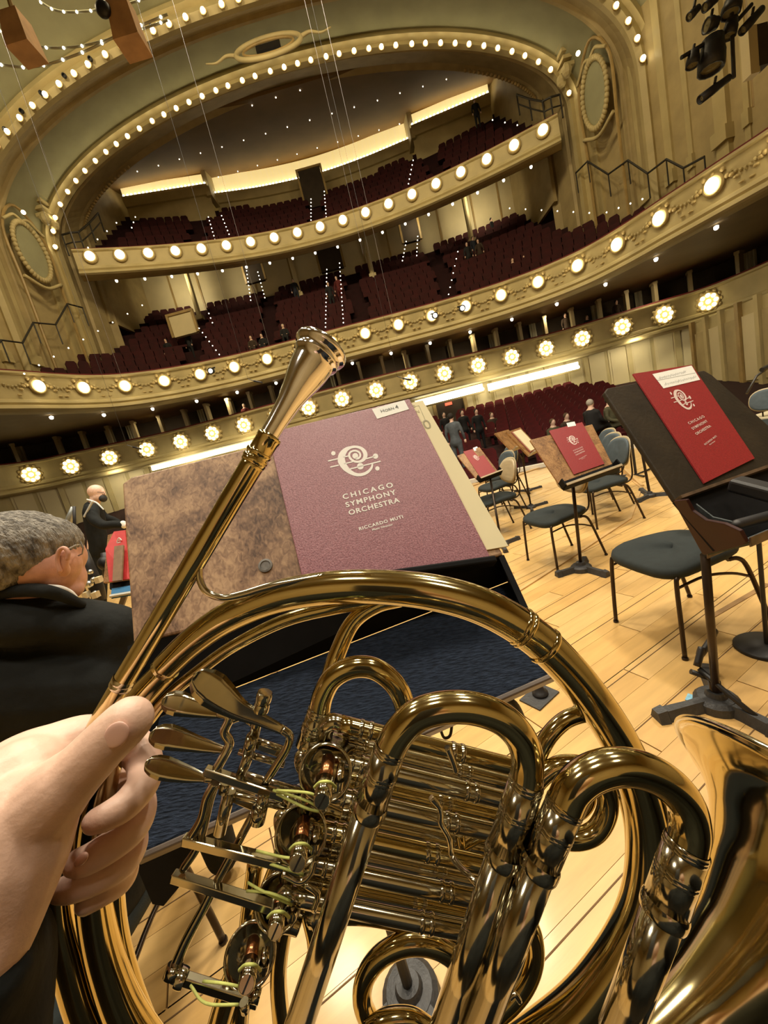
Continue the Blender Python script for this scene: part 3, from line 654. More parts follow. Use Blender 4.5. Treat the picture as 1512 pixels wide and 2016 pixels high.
# unseen area lights added to brighten the walls and boxes under the overhangs
for x in (-11, -6.6, -2.2, 2.2, 6.6, 11):
    lamp('under_gallery_fill', 'AREA', (x + HX, 30.2 - abs(x) * .05, 16.0), 55, (1, .84, .52), (x + HX, 33.2, 15.6), .5)
for x in (-13, -8, -3, 2, 7, 12, 16.5):
    y = 23.5 if abs(x) < 14 else 21.5
    lamp('box_tier_fill', 'AREA', (x + HX, y + 1.0, ZM - 1.15), 34, (1, .80, .48), (x + HX, y + 1.3, 4), .3)
for x in (-15, -11, -7, 7.5, 11.5, 15.5):
    lamp('under_box_fill', 'AREA', (x + HX, 22.6, ZL - 1.0), 30, (1, .86, .55), (x * 1.04 + HX, 25, 1.2), .4)
# ================================================================== THE STAGE
maple = [mat('maple_board_%d' % k, c, .34, noise=.16, nscale=3, stretch=(1, 9, 1), bump=.03, bscale=30, coat=.15) for k, c in enumerate(((.66, .415, .15), (.69, .44, .165), (.63, .385, .135), (.67, .43, .17), (.60, .375, .14)))]
joint = mat('dark_floor_joint', (.30, .17, .06), .7, noise=.3, nscale=10)
FA = math.radians(27); FU = Vector((math.cos(FA), math.sin(FA), 0)); FV = Vector((-math.sin(FA), math.cos(FA), 0))
fl = struct('floor', slab([(-12, -7, -.022), (12.4, -7, -.022), (12.4, 6, -.022), (6.5, 9.0, -.022), (3, 9.62, -.022), (-3, 9.62, -.022), (-7, 9.0, -.022), (-12, 6, -.022)], .5), joint)
plank_me = [meshdata('plank', *box((0, 0, -.011), (1.594, .1285, .022)), m) for m in maple]
cand = []; far = [[] for _ in maple]
for r in range(-60, 80):
    for k in range(-6, 8):
        c = FU * (k * 1.6 + (r * .618 % 1.0) * 1.6) + FV * (r * .13 + (.006 if (r // 5) % 2 else 0))
        if c.y > 9.3 - abs(c.x) * .05 or c.y < -6 or abs(c.x) > 11: continue
        v = c - CAM; z = v.dot(FWD); mi = random.randrange(5)
        seen = False; size = 0
        if z > .3:
            for t in (-.8, -.4, 0, .4, .8):
                vv = c + FU * t - CAM; zz = vv.dot(FWD)
                if zz < .3: continue
                qx, qy = W / 2 + FPX * vv.dot(RGT) / zz, H / 2 - FPX * vv.dot(UPV) / zz
                if -40 < qx < W + 40 and qy < H + 60: seen = True
            size = 1 / z
        cand.append((seen, size, c, mi))
cand.sort(key=lambda t: (-t[0], -t[1]))
for n_, (seen, size, c, mi) in enumerate(cand):
    if n_ < 290 and seen:
        o = link('plank', plank_me[mi]); o.parent = fl; o.matrix_basis = Matrix.Translation(c) @ Matrix.Rotation(FA, 4, 'Z')
    else:
        far[mi].append(box(c + Vector((0, 0, -.011)), (1.594, .1285, .022), FA))
for m, g in zip(maple, far):
    if g: o = obj('plank_field', join(*g), m, fl); o['kind'] = 'stuff'
seamm = mat('dark_platform_seam', (.16, .085, .03), .8, noise=.3, nscale=10)
for v_ in (-.2, .1, .4, .69, .972, 1.207, 1.57, 2.0, 2.45, 2.9, 3.4, 4.0, 4.7, 5.5):
    obj('seam', box(FU * 1.5 + FV * v_ + Vector((0, 0, .0005)), (11, .004, .002), FA), seamm, fl)
struct('trim_stage_edge', join(*[box(((a[0] + b[0]) / 2, (a[1] + b[1]) / 2, .03), (math.hypot(b[0] - a[0], b[1] - a[1]) + .02, .16, .09), math.atan2(b[1] - a[1], b[0] - a[0])) for a, b in zip([(-7, 8.9), (-3, 9.5), (0, 9.6), (3, 9.5), (5.2, 8.9)], [(-3, 9.5), (0, 9.6), (3, 9.5), (5.2, 8.9), (8.2, 7.6)])]), mat('white_edge_paint', (.75, .72, .62), .5, noise=.1, nscale=3))
ris = mat('riser_birch', (.62, .40, .17), .4, noise=.2, nscale=4)
def trimstrip(pxs, w, h_, name='trim_floor_strip', m=None):
    q = [onZ(x, y, 0) for x, y in pxs]
    struct(name, join(*[box((a + b) / 2 + Vector((0, 0, h_ / 2)), ((b - a).length, w, h_), math.atan2((b - a).y, (b - a).x)) for a, b in zip(q, q[1:])]), m or ris)
trimstrip([(990, 1184), (1112, 1106), (1240, 1022), (1262, 960), (1208, 915)], .035, .012)
q = [onZ(x, y, 0) for x, y in ((1208, 918), (1262, 958))]
struct('trim_riser_face', slab([q[0], q[1], q[1] + Vector((0, 0, .02)), q[0] + Vector((0, 0, .16))], .04), ris)
trimstrip([(1400, 1215), (1512, 1150)], .03, .004, m=joint)
for a, b in (((1207, 1344), (1406, 1198)), ((1256, 1433), (1512, 1215)), ((1130, 1530), (1483, 1441)), ((205, 1843), (425, 1737))):
    pass

# ------------------------------------------------------------------ chairs
cushion = mat('dark_green_black_upholstery', (.012, .019, .020), .85, noise=.25, nscale=30, bump=.15, bscale=300)
shellm = mat('beige_plywood_shell', (.46, .38, .24), .45, noise=.2, nscale=6, stretch=(1, 1, 6))
padm = mat('slate_back_pad', (.06, .085, .105), .7, noise=.2, nscale=20)
legm = mat('bronze_black_tube', (.045, .03, .02), .35, metal=.6, noise=.3, nscale=15)
rubber = mat('rubber_foot', (.012, .012, .012), .8, noise=.2, nscale=20)
def rr(a, b, e, n=28): return [(a * (1 if math.cos(t) > 0 else -1) * abs(math.cos(t)) ** (2 / e), b * (1 if math.sin(t) > 0 else -1) * abs(math.sin(t)) ** (2 / e)) for t in [2 * math.pi * k / n for k in range(n)]]
def chair_parts():
    out = []
    rows = []
    ol = [(x, y * (1.0 + .12 * x / .24)) for x, y in rr(.245, .225, 3.6)]
    for s, z in ((.001, .418), (.93, .418), (.985, .43), (1, .445), (.985, .462), (.93, .473), (.6, .482), (.3, .4845), (.001, .485)):
        rows.append([Vector((x * s, y * s, z + (-.03 * max(0, x) ** 2 / .06))) for x, y in ol])
    out.append(('seat', grid(rows, True), cushion, True))
    def back(off, th, a, b):
        rws = []
        for s, dx in ((.001, 0), (.8, 0), (.96, -.002), (1, -th / 2), (.96, -th + .002), (.8, -th), (.001, -th)):
            rws.append([Vector((-.245 - off + dx - z_ * .22 + (y * y) * .9, y, .74 + z_)) for y, z_ in [(y * s, z * s) for y, z in rr(a, b, 2.6)]])
        return grid(rws, True)
    out.append(('back_pad', back(.0, .025, .2, .145), padm, True))
    out.append(('back_shell', back(.027, .012, .215, .16), shellm, True))
    for s in (-1, 1):
        out.append(('leg', join(tube(catmull([(.14, s * .19, .412), (.19, s * .2, .408), (.205, s * .205, .37), (.215, s * .215, .16), (.22, s * .22, .012)], 4), .011, 8), tube([(.22, s * .22, .012), (.221, s * .221, 0)], .014, 8)), legm, True))
        out.append(('leg', join(tube(catmull([(-.10, s * .19, .412), (-.15, s * .2, .405), (-.19, s * .205, .35), (-.25, s * .215, .15), (-.29, s * .22, .012)], 4), .011, 8), tube([(-.29, s * .22, .012), (-.291, s * .221, 0)], .014, 8)), legm, True))
        out.append(('stretcher', tube(catmull([(.206, s * .206, .36), (.05, s * .205, .375), (-.1, s * .205, .345), (-.2, s * .208, .30)], 4), .007, 6), legm, True))
        out.append(('back_upright', tube(catmull([(-.12, s * .09, .40), (-.24, s * .09, .405), (-.30, s * .09, .46), (-.31, s * .09, .62), (-.315, s * .09, .76)], 4), .009, 6), legm, True))
    out.append(('under_frame', join(tube([(.15, -.19, .405), (.15, .19, .405)], .009, 6), tube([(-.12, -.19, .405), (-.12, .19, .405)], .009, 6), tube(catmull([(-.12, -.05, .4), (-.2, -.05, .36), (-.2, .05, .36), (-.12, .05, .4)], 4), .006, 6)), legm, True))
    return [(n, meshdata(n, g[0], g[1], m, s), ) for n, g, m, s in out]
CHAIR = chair_parts()
def ply(me):
    m2 = me.copy(); m2.materials.clear(); m2.materials.append(shellm); return m2
CHAIR_PLY = [(n, ply(me) if n == 'back_pad' else me) for n, me in CHAIR]
def chair(x, y, ang, label, z=0., kit=None, sc=1.):
    r = empty('orchestra_chair', (x, y, z), label, 'chair', 'musicians chairs'); r.rotation_euler = (0, 0, math.radians(ang)); r.scale = (sc, sc, sc)
    for n, me in (kit or CHAIR):
        o = bpy.data.objects.new(n, me); COL.objects.link(o); o.parent = r
    return r
chair(1.45, 2.12, 190, 'large dark padded chair close behind the nearest black music stand', sc=1.08)
chair(1.38, 3.52, 194, 'padded chair with a beige back behind the pole of the wooden-desk stand', kit=CHAIR_PLY)
chair(2.25, 4.32, 180, 'padded chair in the pair just beyond the beige-backed chair', .0)
chair(2.5, 4.88, 180, 'padded chair whose grey back stands highest behind the wooden-desk stand')
chair(2.8, 5.5, 180, 'third grey-backed chair in the row receding toward the red seats')
chair(1.2, 4.85, 190, 'beige-backed chair next to the far small stand with red folder', kit=CHAIR_PLY)
chair(1.5, 5.8, 195, 'dark chair partly behind the far small stand, beyond its beige-backed neighbour')
chair(1.82, 6.6, 195, 'grey-backed chair farthest away beside the far small stand')
p = onZ(1497, 832, .46); chair(p.x, p.y, 205, 'chair with a rounded slate back at the right edge beyond the big red folder')

# ------------------------------------------------------------------ lettering helpers
whiteink = mat('white_print', (.80, .79, .77), .6, noise=.05, nscale=50)
TXT = {}
def text_mesh(s, bold=0., spacing=1.0):
    key = (s, bold, spacing)
    if key not in TXT:
        cu_ = bpy.data.curves.new('lettering', 'FONT'); cu_.body = s; cu_.offset = bold; cu_.space_character = spacing; cu_.resolution_u = 3; cu_.extrude = .004
        o = bpy.data.objects.new('lettering', cu_); COL.objects.link(o); bpy.context.view_layer.update()
        me = bpy.data.meshes.new_from_object(o.evaluated_get(bpy.context.evaluated_depsgraph_get()))
        bpy.data.objects.remove(o); me.materials.clear()
        xs = [v.co.x for v in me.vertices]; x0, x1 = min(xs), max(xs)
        for v in me.vertices: v.co.x = (v.co.x - x0) / (x1 - x0)
        TXT[key] = (me, x1 - x0)
    return TXT[key]
def ribbon(pts, wid, lift=0.):
    "flat 2D band; pts [(x,y)], wid per point -> list of (x,y) rows"
    n = len(pts); L, R = [], []
    for i in range(n):
        a, b = pts[max(i - 1, 0)], pts[min(i + 1, n - 1)]; d = Vector((b[0] - a[0], b[1] - a[1])).normalized(); w = wid[i] / 2
        L.append((pts[i][0] - d.y * w, pts[i][1] + d.x * w)); R.append((pts[i][0] + d.y * w, pts[i][1] - d.x * w))
    vs = L + R; return vs, [(i, i + 1, n + i + 1, n + i) for i in range(n - 1)]
def disc2(c, r, n=14): return [(c[0] + r * math.cos(2 * math.pi * k / n), c[1] + r * math.sin(2 * math.pi * k / n)) for k in range(n)], [tuple(range(n))]
def cm2(pts, n=6): return [(p.x, p.y) for p in catmull([(x, y, 0) for x, y in pts], n)]
def lin(ws, n):
    out = []
    for a, b in zip(ws, ws[1:]): out += [a + (b - a) * k / n for k in range(n)]
    return out + [ws[-1]]
big = [(660, 828), (645, 882), (590, 935), (510, 958), (430, 940), (350, 880), (305, 800), (312, 730), (355, 672), (410, 645), (470, 637), (530, 655), (568, 695), (578, 740), (555, 785), (505, 808), (450, 803), (405, 770), (392, 728), (412, 695), (460, 682), (505, 700), (520, 738), (500, 768), (465, 772)]
bw = [16, 26, 34, 34, 42, 66, 86, 78, 52, 30, 26, 34, 46, 48, 36, 26, 24, 26, 24, 20, 20, 22, 22, 24, 26]
EMB = [ribbon(cm2(big), lin(bw, 6)), disc2((462, 742), 34)]
for a, b in (((150, 800), (262, 774)), ((325, 755), (385, 742)), ((585, 775), (690, 745)), ((175, 870), (272, 848)), ((335, 832), (432, 808)), ((378, 898), (752, 802))): EMB.append(ribbon([a, b], [14, 14]))
for c, r in (((694, 745), 31), ((520, 860), 38), ((211, 712), 25), ((715, 885), 25)): EMB.append(disc2(c, r))
CROP = lambda x, y: (620 + x * .17196, 770 + y * .17196)
def front_of(o, n, ref): return n if (ref - o).dot(n) > 0 else -n
class Sheet:
    "a flat sheet's own frame: o corner, ex to the right, ey up, n out"
    def __init__(s, o, x, y):
        s.o = Vector(o); s.ex = (Vector(x) - s.o).normalized(); y = Vector(y) - s.o; s.ey = (y - s.ex * y.dot(s.ex)).normalized(); s.n = s.ex.cross(s.ey)
    def px(s, x, y, lift=0.):
        p = onPlane(x, y, s.o + s.n * lift, s.n) - s.o; return p.dot(s.ex), p.dot(s.ey)
    def at(s, u, v, lift=0.): return s.o + s.ex * u + s.ey * v + s.n * lift
def flat2d(sheet, g2, lift, th=.0004):
    vs, fs = [], []
    for v2, f2 in g2:
        k = len(vs); vs += [sheet.at(u, v, lift) for u, v in v2]; fs += [tuple(i + k for i in f) for f in f2]
    return vs, fs
def put_text(sheet, s, a, b, parent, m, lift, bold=0., spacing=1.0, hscale=1.0, name='lettering'):
    "a, b: (u,v) of the baseline's ends on the sheet"
    me, w = text_mesh(s, bold, spacing); me2 = me.copy(); me2.materials.append(m)
    A, B = sheet.at(*a, lift), sheet.at(*b, lift); x = B - A; ln = x.length; y = sheet.n.cross(x).normalized() * (ln / w * hscale)
    o = link(name, me2); o.parent = parent; o.matrix_parent_inverse = Matrix.Translation(parent.location).inverted(); o.matrix_basis = basis(A, x, y, sheet.n * (ln / w * .05))

    return o

# ------------------------------------------------------------------ the player's own desk
def burl(name, lo, mid, hi, sc, axis=(1, 1, .28), fine=.5):
    m = mat(name, mid, .5, spec=.35); nt = m.node_tree; b = nt.nodes['Principled BSDF']; mp = [n for n in nt.nodes if n.type == 'MAPPING'][0]
    n1 = nt.nodes.new('ShaderNodeTexNoise'); n1.inputs['Scale'].default_value = sc; n1.inputs['Detail'].default_value = 8; n1.inputs['Distortion'].default_value = 2.2
    mp2 = nt.nodes.new('ShaderNodeMapping'); mp2.inputs['Scale'].default_value = axis; tc = [n for n in nt.nodes if n.type == 'TEX_COORD'][0]
    n2 = nt.nodes.new('ShaderNodeTexNoise'); n2.inputs['Scale'].default_value = sc * 20; n2.inputs['Detail'].default_value = 6; n2.inputs['Distortion'].default_value = 1.2
    mx = nt.nodes.new('ShaderNodeMix'); mx.data_type = 'FLOAT'; mx.inputs[0].default_value = fine
    r = nt.nodes.new('ShaderNodeValToRGB'); e = r.color_ramp.elements; e[0].position = .36; e[0].color = (*lo, 1); e[1].position = .62; e[1].color = (*hi, 1); k = e.new(.49); k.color = (*mid, 1)
    nt.links.new(tc.outputs['Object'], mp2.inputs[0]); nt.links.new(mp.outputs[0], n1.inputs[0]); nt.links.new(mp2.outputs[0], n2.inputs[0])
    nt.links.new(n1.outputs[0], mx.inputs[2]); nt.links.new(n2.outputs[0], mx.inputs[3]); nt.links.new(mx.outputs[0], r.inputs[0]); nt.links.new(r.outputs[0], b.inputs['Base Color'])
    return m
wood = burl('burled_desk_wood', (.075, .042, .03), (.24, .145, .09), (.44, .29, .175), 5.5, fine=.42)
tray_black = mat('black_tray_lacquer', (.006, .006, .007), .75, noise=.3, nscale=30, spec=.15)
def carpet_mat():
    m = mat('navy_ribbed_carpet', (.022, .032, .056), .95, noise=.6, nscale=330, bump=.5, bscale=330, stretch=(.22, 1, 1), spec=.2)
    return m
carpet = carpet_mat()
edge = mat('worn_brown_edge', (.085, .055, .035), .4, noise=.5, nscale=14, stretch=(1, 8, 8))
BL, BR, TL, TR = P(262, 1268, .63), P(992, 1092, .70), P(239, 944, .775), P(824, 797, .85)
bs = Sheet(BL, BR, TL)
DESK = empty('music_stand', onZ(800, 1960, 0), 'wooden music desk with dark blue carpeted tray right in front of the horn', 'music stand', 'music stands')
cq = [bs.o + bs.ex * bs.px(*q)[0] + bs.ey * bs.px(*q)[1] for q in ((262, 1268), (992, 1092), (824, 799), (258, 939), (240, 952))]
bevel(obj('desk_board', slab(cq, .016), wood, DESK), .004)
FLp, FRp, RLp, RRp = P(262, 1686, .50), P(1092, 1322, .60), P(312, 1412, .62), P(1012, 1140, .74)
bevel(obj('tray_floor', slab([FLp, FRp, RRp, RLp], .012), carpet, DESK), .003)
tn = (FRp - FLp).cross(RLp - FLp).normalized()
obj('tray_back', slab([RLp, RRp, BR - bs.n * .004, BL - bs.n * .004], .008), tray_black, DESK)
for a, b, c, d in ((FLp, RLp, BL, None), (FRp, RRp, BR, None)):
    f = a + tn * .012
    g = slab([a - tn * .01, b - tn * .01, c, f + (c - f) * .2], .010)
    obj('tray_side', g, tray_black, DESK)
ed = (FRp - FLp).normalized(); fo = (FLp - RLp).normalized()
bevel(obj('tray_edge', hexa([FLp - tn * .02, FRp - tn * .02, FRp - tn * .02 + fo * .008, FLp - tn * .02 + fo * .008], [FLp + tn * .003, FRp + tn * .003, FRp + tn * .003 + fo * .008, FLp + tn * .003 + fo * .008]), edge, DESK), .002)
lp = [bs.at(*bs.px(x, y), .0) for x, y in ((596, 1156), (967, 1104))]
bevel(obj('folder_ledge', hexa([lp[0] - bs.ey * .012, lp[1] - bs.ey * .012, lp[1] - bs.ey * .012 + bs.n * .03, lp[0] - bs.ey * .012 + bs.n * .03], [lp[0], lp[1], lp[1] + bs.n * .03, lp[0] + bs.n * .03]), tray_black, DESK), .003)
obj('badge', lathe([(0, .0125), (.003, .0125), (.0035, .009), (.002, .008)], bs.at(*bs.px(523, 1114), 0), bs.n, 24), mat('pewter_badge', (.16, .15, .14), .5, metal=.4, noise=.3, nscale=200), DESK)
tailp = [(300, 1500), (335, 1560), (386, 1640), (362, 1735), (322, 1784), (300, 1780), (266, 1700), (258, 1600)]
obj('hanging_black_slab', slab([P(x, y, .60) for x, y in tailp], .012), tray_black, DESK)  # black slab added for the dark shape hanging below the tray
hub = onZ(812, 1968, 0)
obj('pole', tube([hub + Vector((0, 0, .03)), hub + Vector((0, 0, .55)), (RLp + RRp) / 2 - tn * .03], .014, 10), black, DESK)
def tripod(hub, tips, m, parent, r=.055, h_=.035, w=.05):
    obj('hub', lathe([(0, r * 1.15), (h_ * .7, r * 1.1), (h_, r * .9), (h_ * 1.05, r * .55), (h_ * 1.5, r * .45), (h_ * 1.5, r * .3)], hub, (0, 0, 1), 20), m, parent, False)
    for t in tips:
        d = (Vector(t) - hub); d.z = 0; L_ = d.length; d.normalize(); s = Vector((-d.y, d.x, 0)); u = Vector((0, 0, 1))
        def sec(x, ww, hh): return [hub + d * x + s * ww, hub + d * x + s * ww * .55 + u * hh, hub + d * x - s * ww * .55 + u * hh, hub + d * x - s * ww]
        g = grid([sec(r * .4, w * .5, h_), sec(L_ * .45, w * .42, h_ * .92), sec(L_ - .045, w * .5, h_ * .9), sec(L_ - .04, w * .6, h_ * 1.05), sec(L_, w * .52, h_ * .9)], False)
        k = len(g[0]); g[1].append((k - 4, k - 3, k - 2, k - 1)); g[1].append((3, 2, 1, 0))
        obj('foot', g, m, parent)
castiron = mat('grey_cast_iron', (.055, .055, .058), .5, metal=.3, noise=.3, nscale=40, bump=.15, bscale=120)
tripod(hub, [hub + Vector((math.cos(a), math.sin(a), 0)) * .24 for a in (3.6, 1.4, 5.5)], castiron, DESK, .07, .04)
# side bracket and floor plate seen under the tray's right end
pl = onZ(1062, 1372, 0)
PLT = empty('endpin_anchor', pl, 'flat grey floor plate with a black rubber cone under the carpeted tray', 'floor plate')
obj('plate', box(pl + Vector((0, 0, .004)), (.17, .12, .008), .6), castiron, PLT); obj('cone', lathe([(0, .04), (.012, .04), (.016, .028), (.05, .018), (.06, .012)], pl + Vector((.01, .01, .008)), (0, 0, 1), 16), black, PLT, True)
obj('bracket', tube(catmull([P(985, 1372, .66), P(1012, 1385, .66), P(1030, 1420, .67), P(1042, 1452, .68)], 5), .006, 8), black, DESK, True)
obj('hook', tube(catmull([P(866, 1432, .62), P(874, 1452, .62), P(886, 1448, .62), P(890, 1425, .62)], 5), .0025, 6), iron, DESK, True)

# sheet music and folder lying on it
PAPER = empty('sheet_music', bs.at(*bs.px(900, 950)), 'cream sheet music sticking out behind the purple folder', 'sheet music')
papm = mat('cream_music_paper', (.72, .65, .42), .7, noise=.06, nscale=12)
pq = [bs.at(*bs.px(x, y), .003) for x, y in ((640, 1140), (1000, 1076), (832, 790), (560, 850))]
obj('pages', slab(pq, .003), papm, PAPER)
ink = mat('faded_ink', (.34, .31, .20), .7, noise=.2, nscale=60)
put_text(bs, '30', bs.px(823, 849, .0035), bs.px(851, 842, .0035), PAPER, ink, .0035)
st = [bs.px(*q, .0035) for q in (CROP(1115, 185), CROP(1190, 165), CROP(1270, 345), CROP(1200, 360))]
obj('stamp_frame', flat2d(bs, [ribbon([st[k], st[(k + 1) % 4]], [.0008, .0008]) for k in range(4)], .0035), ink, PAPER)
put_text(bs, 'F', bs.px(*CROP(1130, 205), .0035), bs.px(*CROP(1158, 200), .0035), PAPER, ink, .0035)
put_text(bs, 'N', bs.px(*CROP(1165, 255), .0035), bs.px(*CROP(1200, 245), .0035), PAPER, ink, .0035)
burg = mat('purple_leatherette_folder', (.36, .155, .19), .36, noise=.0, nscale=420, col2=(.165, .05, .07), bump=.10, bscale=420, spec=.6, detail=6)
FOLD = empty('music_folder', bs.at(*bs.px(600, 1130)), 'purple folder with white lettering on the near wooden desk', 'folder', 'orchestra folders')
fq = [bs.at(*bs.px(x, y, .007), .007) for x, y in ((597, 1146), (968, 1101), (806, 785), (527, 852))]
bevel(obj('cover', slab(fq, .0045), burg, FOLD), .0012)
LU = lambda x, y: bs.px(*CROP(x, y), .0075)
emb2d = [([LU(*v) for v in v2], f2) for v2, f2 in EMB]
obj('emblem', flat2d(bs, emb2d, .0075), whiteink, FOLD)
TEXTS = (('CHICAGO', (325, 1240), (900, 1095), .022, 1.45), ('SYMPHONY', (360, 1330), (935, 1178), .022, 1.22), ('ORCHESTRA', (393, 1420), (975, 1268), .022, 1.14), ('RICCARDO MUTI', (510, 1595), (1012, 1452), .022, 1.15), ('Music Director', (660, 1598), (895, 1534), .015, 1.0))
for s, a, b, bo, sp in TEXTS: put_text(bs, s, LU(*a), LU(*b), FOLD, whiteink, .0076, bo, sp, .92)
lq = [bs.at(*LU(x, y), .0078) for x, y in ((712, 318), (1078, 208), (1022, 104), (652, 206))]
NL = obj('name_label', slab(lq, .0004), mat('white_label', (.78, .79, .76), .5, noise=.05, nscale=30), FOLD)
ink2 = mat('grey_ink', (.10, .10, .10), .6, noise=.2, nscale=60)
put_text(bs, 'H', LU(762, 250), LU(798, 240), FOLD, ink2, .0083, .005); put_text(bs, 'ORN', LU(806, 240), LU(910, 208), FOLD, ink2, .0083, .005); put_text(bs, '4', LU(928, 206), LU(962, 196), FOLD, ink2, .0083, .005)

# folder coordinates, relative to the main folder's width, reused for the red ones
_q = [Vector(bs.px(x, y, .0075)) for x, y in ((597, 1146), (968, 1101), (806, 785), (527, 852))]
def REL(u, v):
    "inverse of the bilinear map over the main cover: its own (s, t)"
    a, b, p = .5, .5, Vector((u, v))
    for _ in range(8):
        f = _q[0] * (1 - a) * (1 - b) + _q[1] * a * (1 - b) + _q[2] * a * b + _q[3] * (1 - a) * b - p
        fa = (_q[1] - _q[0]) * (1 - b) + (_q[2] - _q[3]) * b; fb = (_q[3] - _q[0]) * (1 - a) + (_q[2] - _q[1]) * a
        d = fa.x * fb.y - fa.y * fb.x; a -= (f.x * fb.y - f.y * fb.x) / d; b -= (fa.x * f.y - fa.y * f.x) / d
    return a, b
emb_rel = [([REL(*p) for p in v2], f2) for v2, f2 in emb2d]
txt_rel = [(s, REL(*LU(*a)), REL(*LU(*b)), bo, sp) for s, a, b, bo, sp in TEXTS]
redf = mat('red_folder_leatherette', (.27, .012, .014), .5, noise=.25, nscale=150, bump=.15, bscale=300)
labm = MATS['white_label']
def red_folder(sheet, corners, label, lift, texts=True, lab=None):
    q = [sheet.at(*sheet.px(x, y, lift), lift) for x, y in corners]        # bl, br, tr, tl
    r = empty('music_folder', q[0], label, 'folder', 'orchestra folders')
    obj('cover', slab(q, .006), redf, r)
    fs = Sheet(q[0], q[1], q[3])
    def sc(p):
        a, b = p; w_ = q[0] * (1 - a) * (1 - b) + q[1] * a * (1 - b) + q[2] * a * b + q[3] * (1 - a) * b - q[0]
        return w_.dot(fs.ex), w_.dot(fs.ey)
    obj('emblem', flat2d(fs, [([sc(p) for p in v2], f2) for v2, f2 in emb_rel], .001), mat('pink_white_print', (.62, .50, .47), .6, noise=.05, nscale=50), r)
    if texts:
        for s, a, b, bo, sp in txt_rel: put_text(fs, s, sc(a), sc(b), r, MATS['pink_white_print'], .0012, bo, sp, .92)
    if lab:
        obj('name_label', slab([sheet.at(*sheet.px(x, y, lift), lift + .0015) for x, y in lab], .0005), labm, r)
    return r, fs

# ------------------------------------------------------------------ the near stand on the right
blackwood = mat('black_brown_stand_wood', (.030, .021, .011), .65, noise=.4, nscale=7, bump=.1, bscale=60, spec=.2)
wornedge = mat('worn_black_edge', (.11, .065, .035), .5, noise=.6, nscale=25)
mahog = mat('dark_mahogany_cheek', (.032, .008, .006), .6, noise=.3, nscale=8, spec=.2)
s1 = onZ(1412, 1388, 0)
S1 = empty('music_stand', s1, 'tall black music stand with curved shelf box and large red folder', 'music stand', 'music stands')
b1 = Sheet(P(1331, 985, 1.46), P(1585, 895, 1.66), P(1190, 768, 1.74))
bevel(obj('desk_board', slab([b1.at(*b1.px(x, y)) for x, y in ((1331, 985), (1580, 897), (1402, 738), (1386, 729), (1196, 764), (1190, 772))], .022), blackwood, S1), .005)
lower = [b1.at(*b1.px(x, y)) for x, y in ((1331, 985), (1580, 897))]; lowq = b1.px(1387, 1092); dv = lowq[1]
obj('lower_back', slab([b1.at(lowq[0] * 0 + 0, dv), b1.at(b1.px(1580, 897)[0], dv), b1.at(b1.px(1580, 897)[0], 0), b1.at(0, 0)], .02), tray_black, S1)
obj('shelf_lip', box((lower[0] + lower[1]) / 2 + b1.n * .012, ((lower[1] - lower[0]).length, .012, .03), axes=(b1.ex, b1.ey, b1.n)), wornedge, S1)
# cheek: stands out from the board, curved front edge
ck = Sheet(P(1333, 984, 1.46), P(1474, 1064, 1.22), b1.at(0, .3)); ck.n = ck.n
cheek = [(1331, 984), (1357, 981), (1369, 1003), (1395, 1021), (1433, 1028), (1464, 1042), (1476, 1064), (1470, 1070), (1393, 1090), (1388, 1088)]
bevel(obj('cheek', slab([ck.at(*ck.px(x, y)) for x, y in cheek], .012), mahog, S1), .003)
c0, c1, c2 = ck.at(*ck.px(1390, 1088)), ck.at(*ck.px(1474, 1066)), b1.ex * .60
obj('shelf_floor', slab([c0, c1, c1 + c2, c0 + c2], .012), mat('slate_shelf_felt', (.085, .10, .105), .95, noise=.3, nscale=120, bump=.4, bscale=300), S1)
fl_ = (c1 - c0).normalized()
bevel(obj('shelf_edge', hexa([c0 - Vector((0, 0, .025)), c0 + c2 - Vector((0, 0, .025)), c0 + c2 + fl_ * .01 - Vector((0, 0, .025)), c0 + fl_ * .01 - Vector((0, 0, .025))], [c0, c0 + c2, c0 + c2 + fl_ * .01, c0 + fl_ * .01]), wornedge, S1), .002)
bevel(obj('shelf_front', hexa([c1 - Vector((0, 0, .02)), c1 + c2 - Vector((0, 0, .02)), c1 + c2 + fl_ * .012 - Vector((0, 0, .02)), c1 + fl_ * .012 - Vector((0, 0, .02))], [c1 + Vector((0, 0, .012)), c1 + c2 + Vector((0, 0, .012)), c1 + c2 + fl_ * .012 + Vector((0, 0, .012)), c1 + fl_ * .012 + Vector((0, 0, .012))]), wornedge, S1), .002)
obj('felt_lining', slab([ck.at(*ck.px(x, y)) + b1.ex * .02 for x, y in ((1362, 995), (1395, 1021), (1440, 1032), (1400, 1070))], .004), MATS['slate_shelf_felt'], S1)
obj('pole', join(tube([s1 + Vector((0, 0, .03)), P(1388, 1092, 1.47)], .0155, 12), tube([s1 + Vector((0, 0, .02)), s1 + Vector((0, 0, .12))], .021, 12)), legm, S1, True)
tripod(s1, [onZ(1292, 1418, 0), onZ(1392, 1322, 0), onZ(1545, 1455, 0)], castiron, S1, .075, .05, .065)
red_folder(b1, ((1387, 951), (1486, 902), (1362, 718), (1246, 736)), 'large red folder with two-line paper label on the nearest black stand', .008, lab=((1306, 765), (1378, 748), (1361, 720), (1284, 737)))
fo1 = [o for o in bpy.data.objects if o.get('label', '').startswith('large red folder')][0]
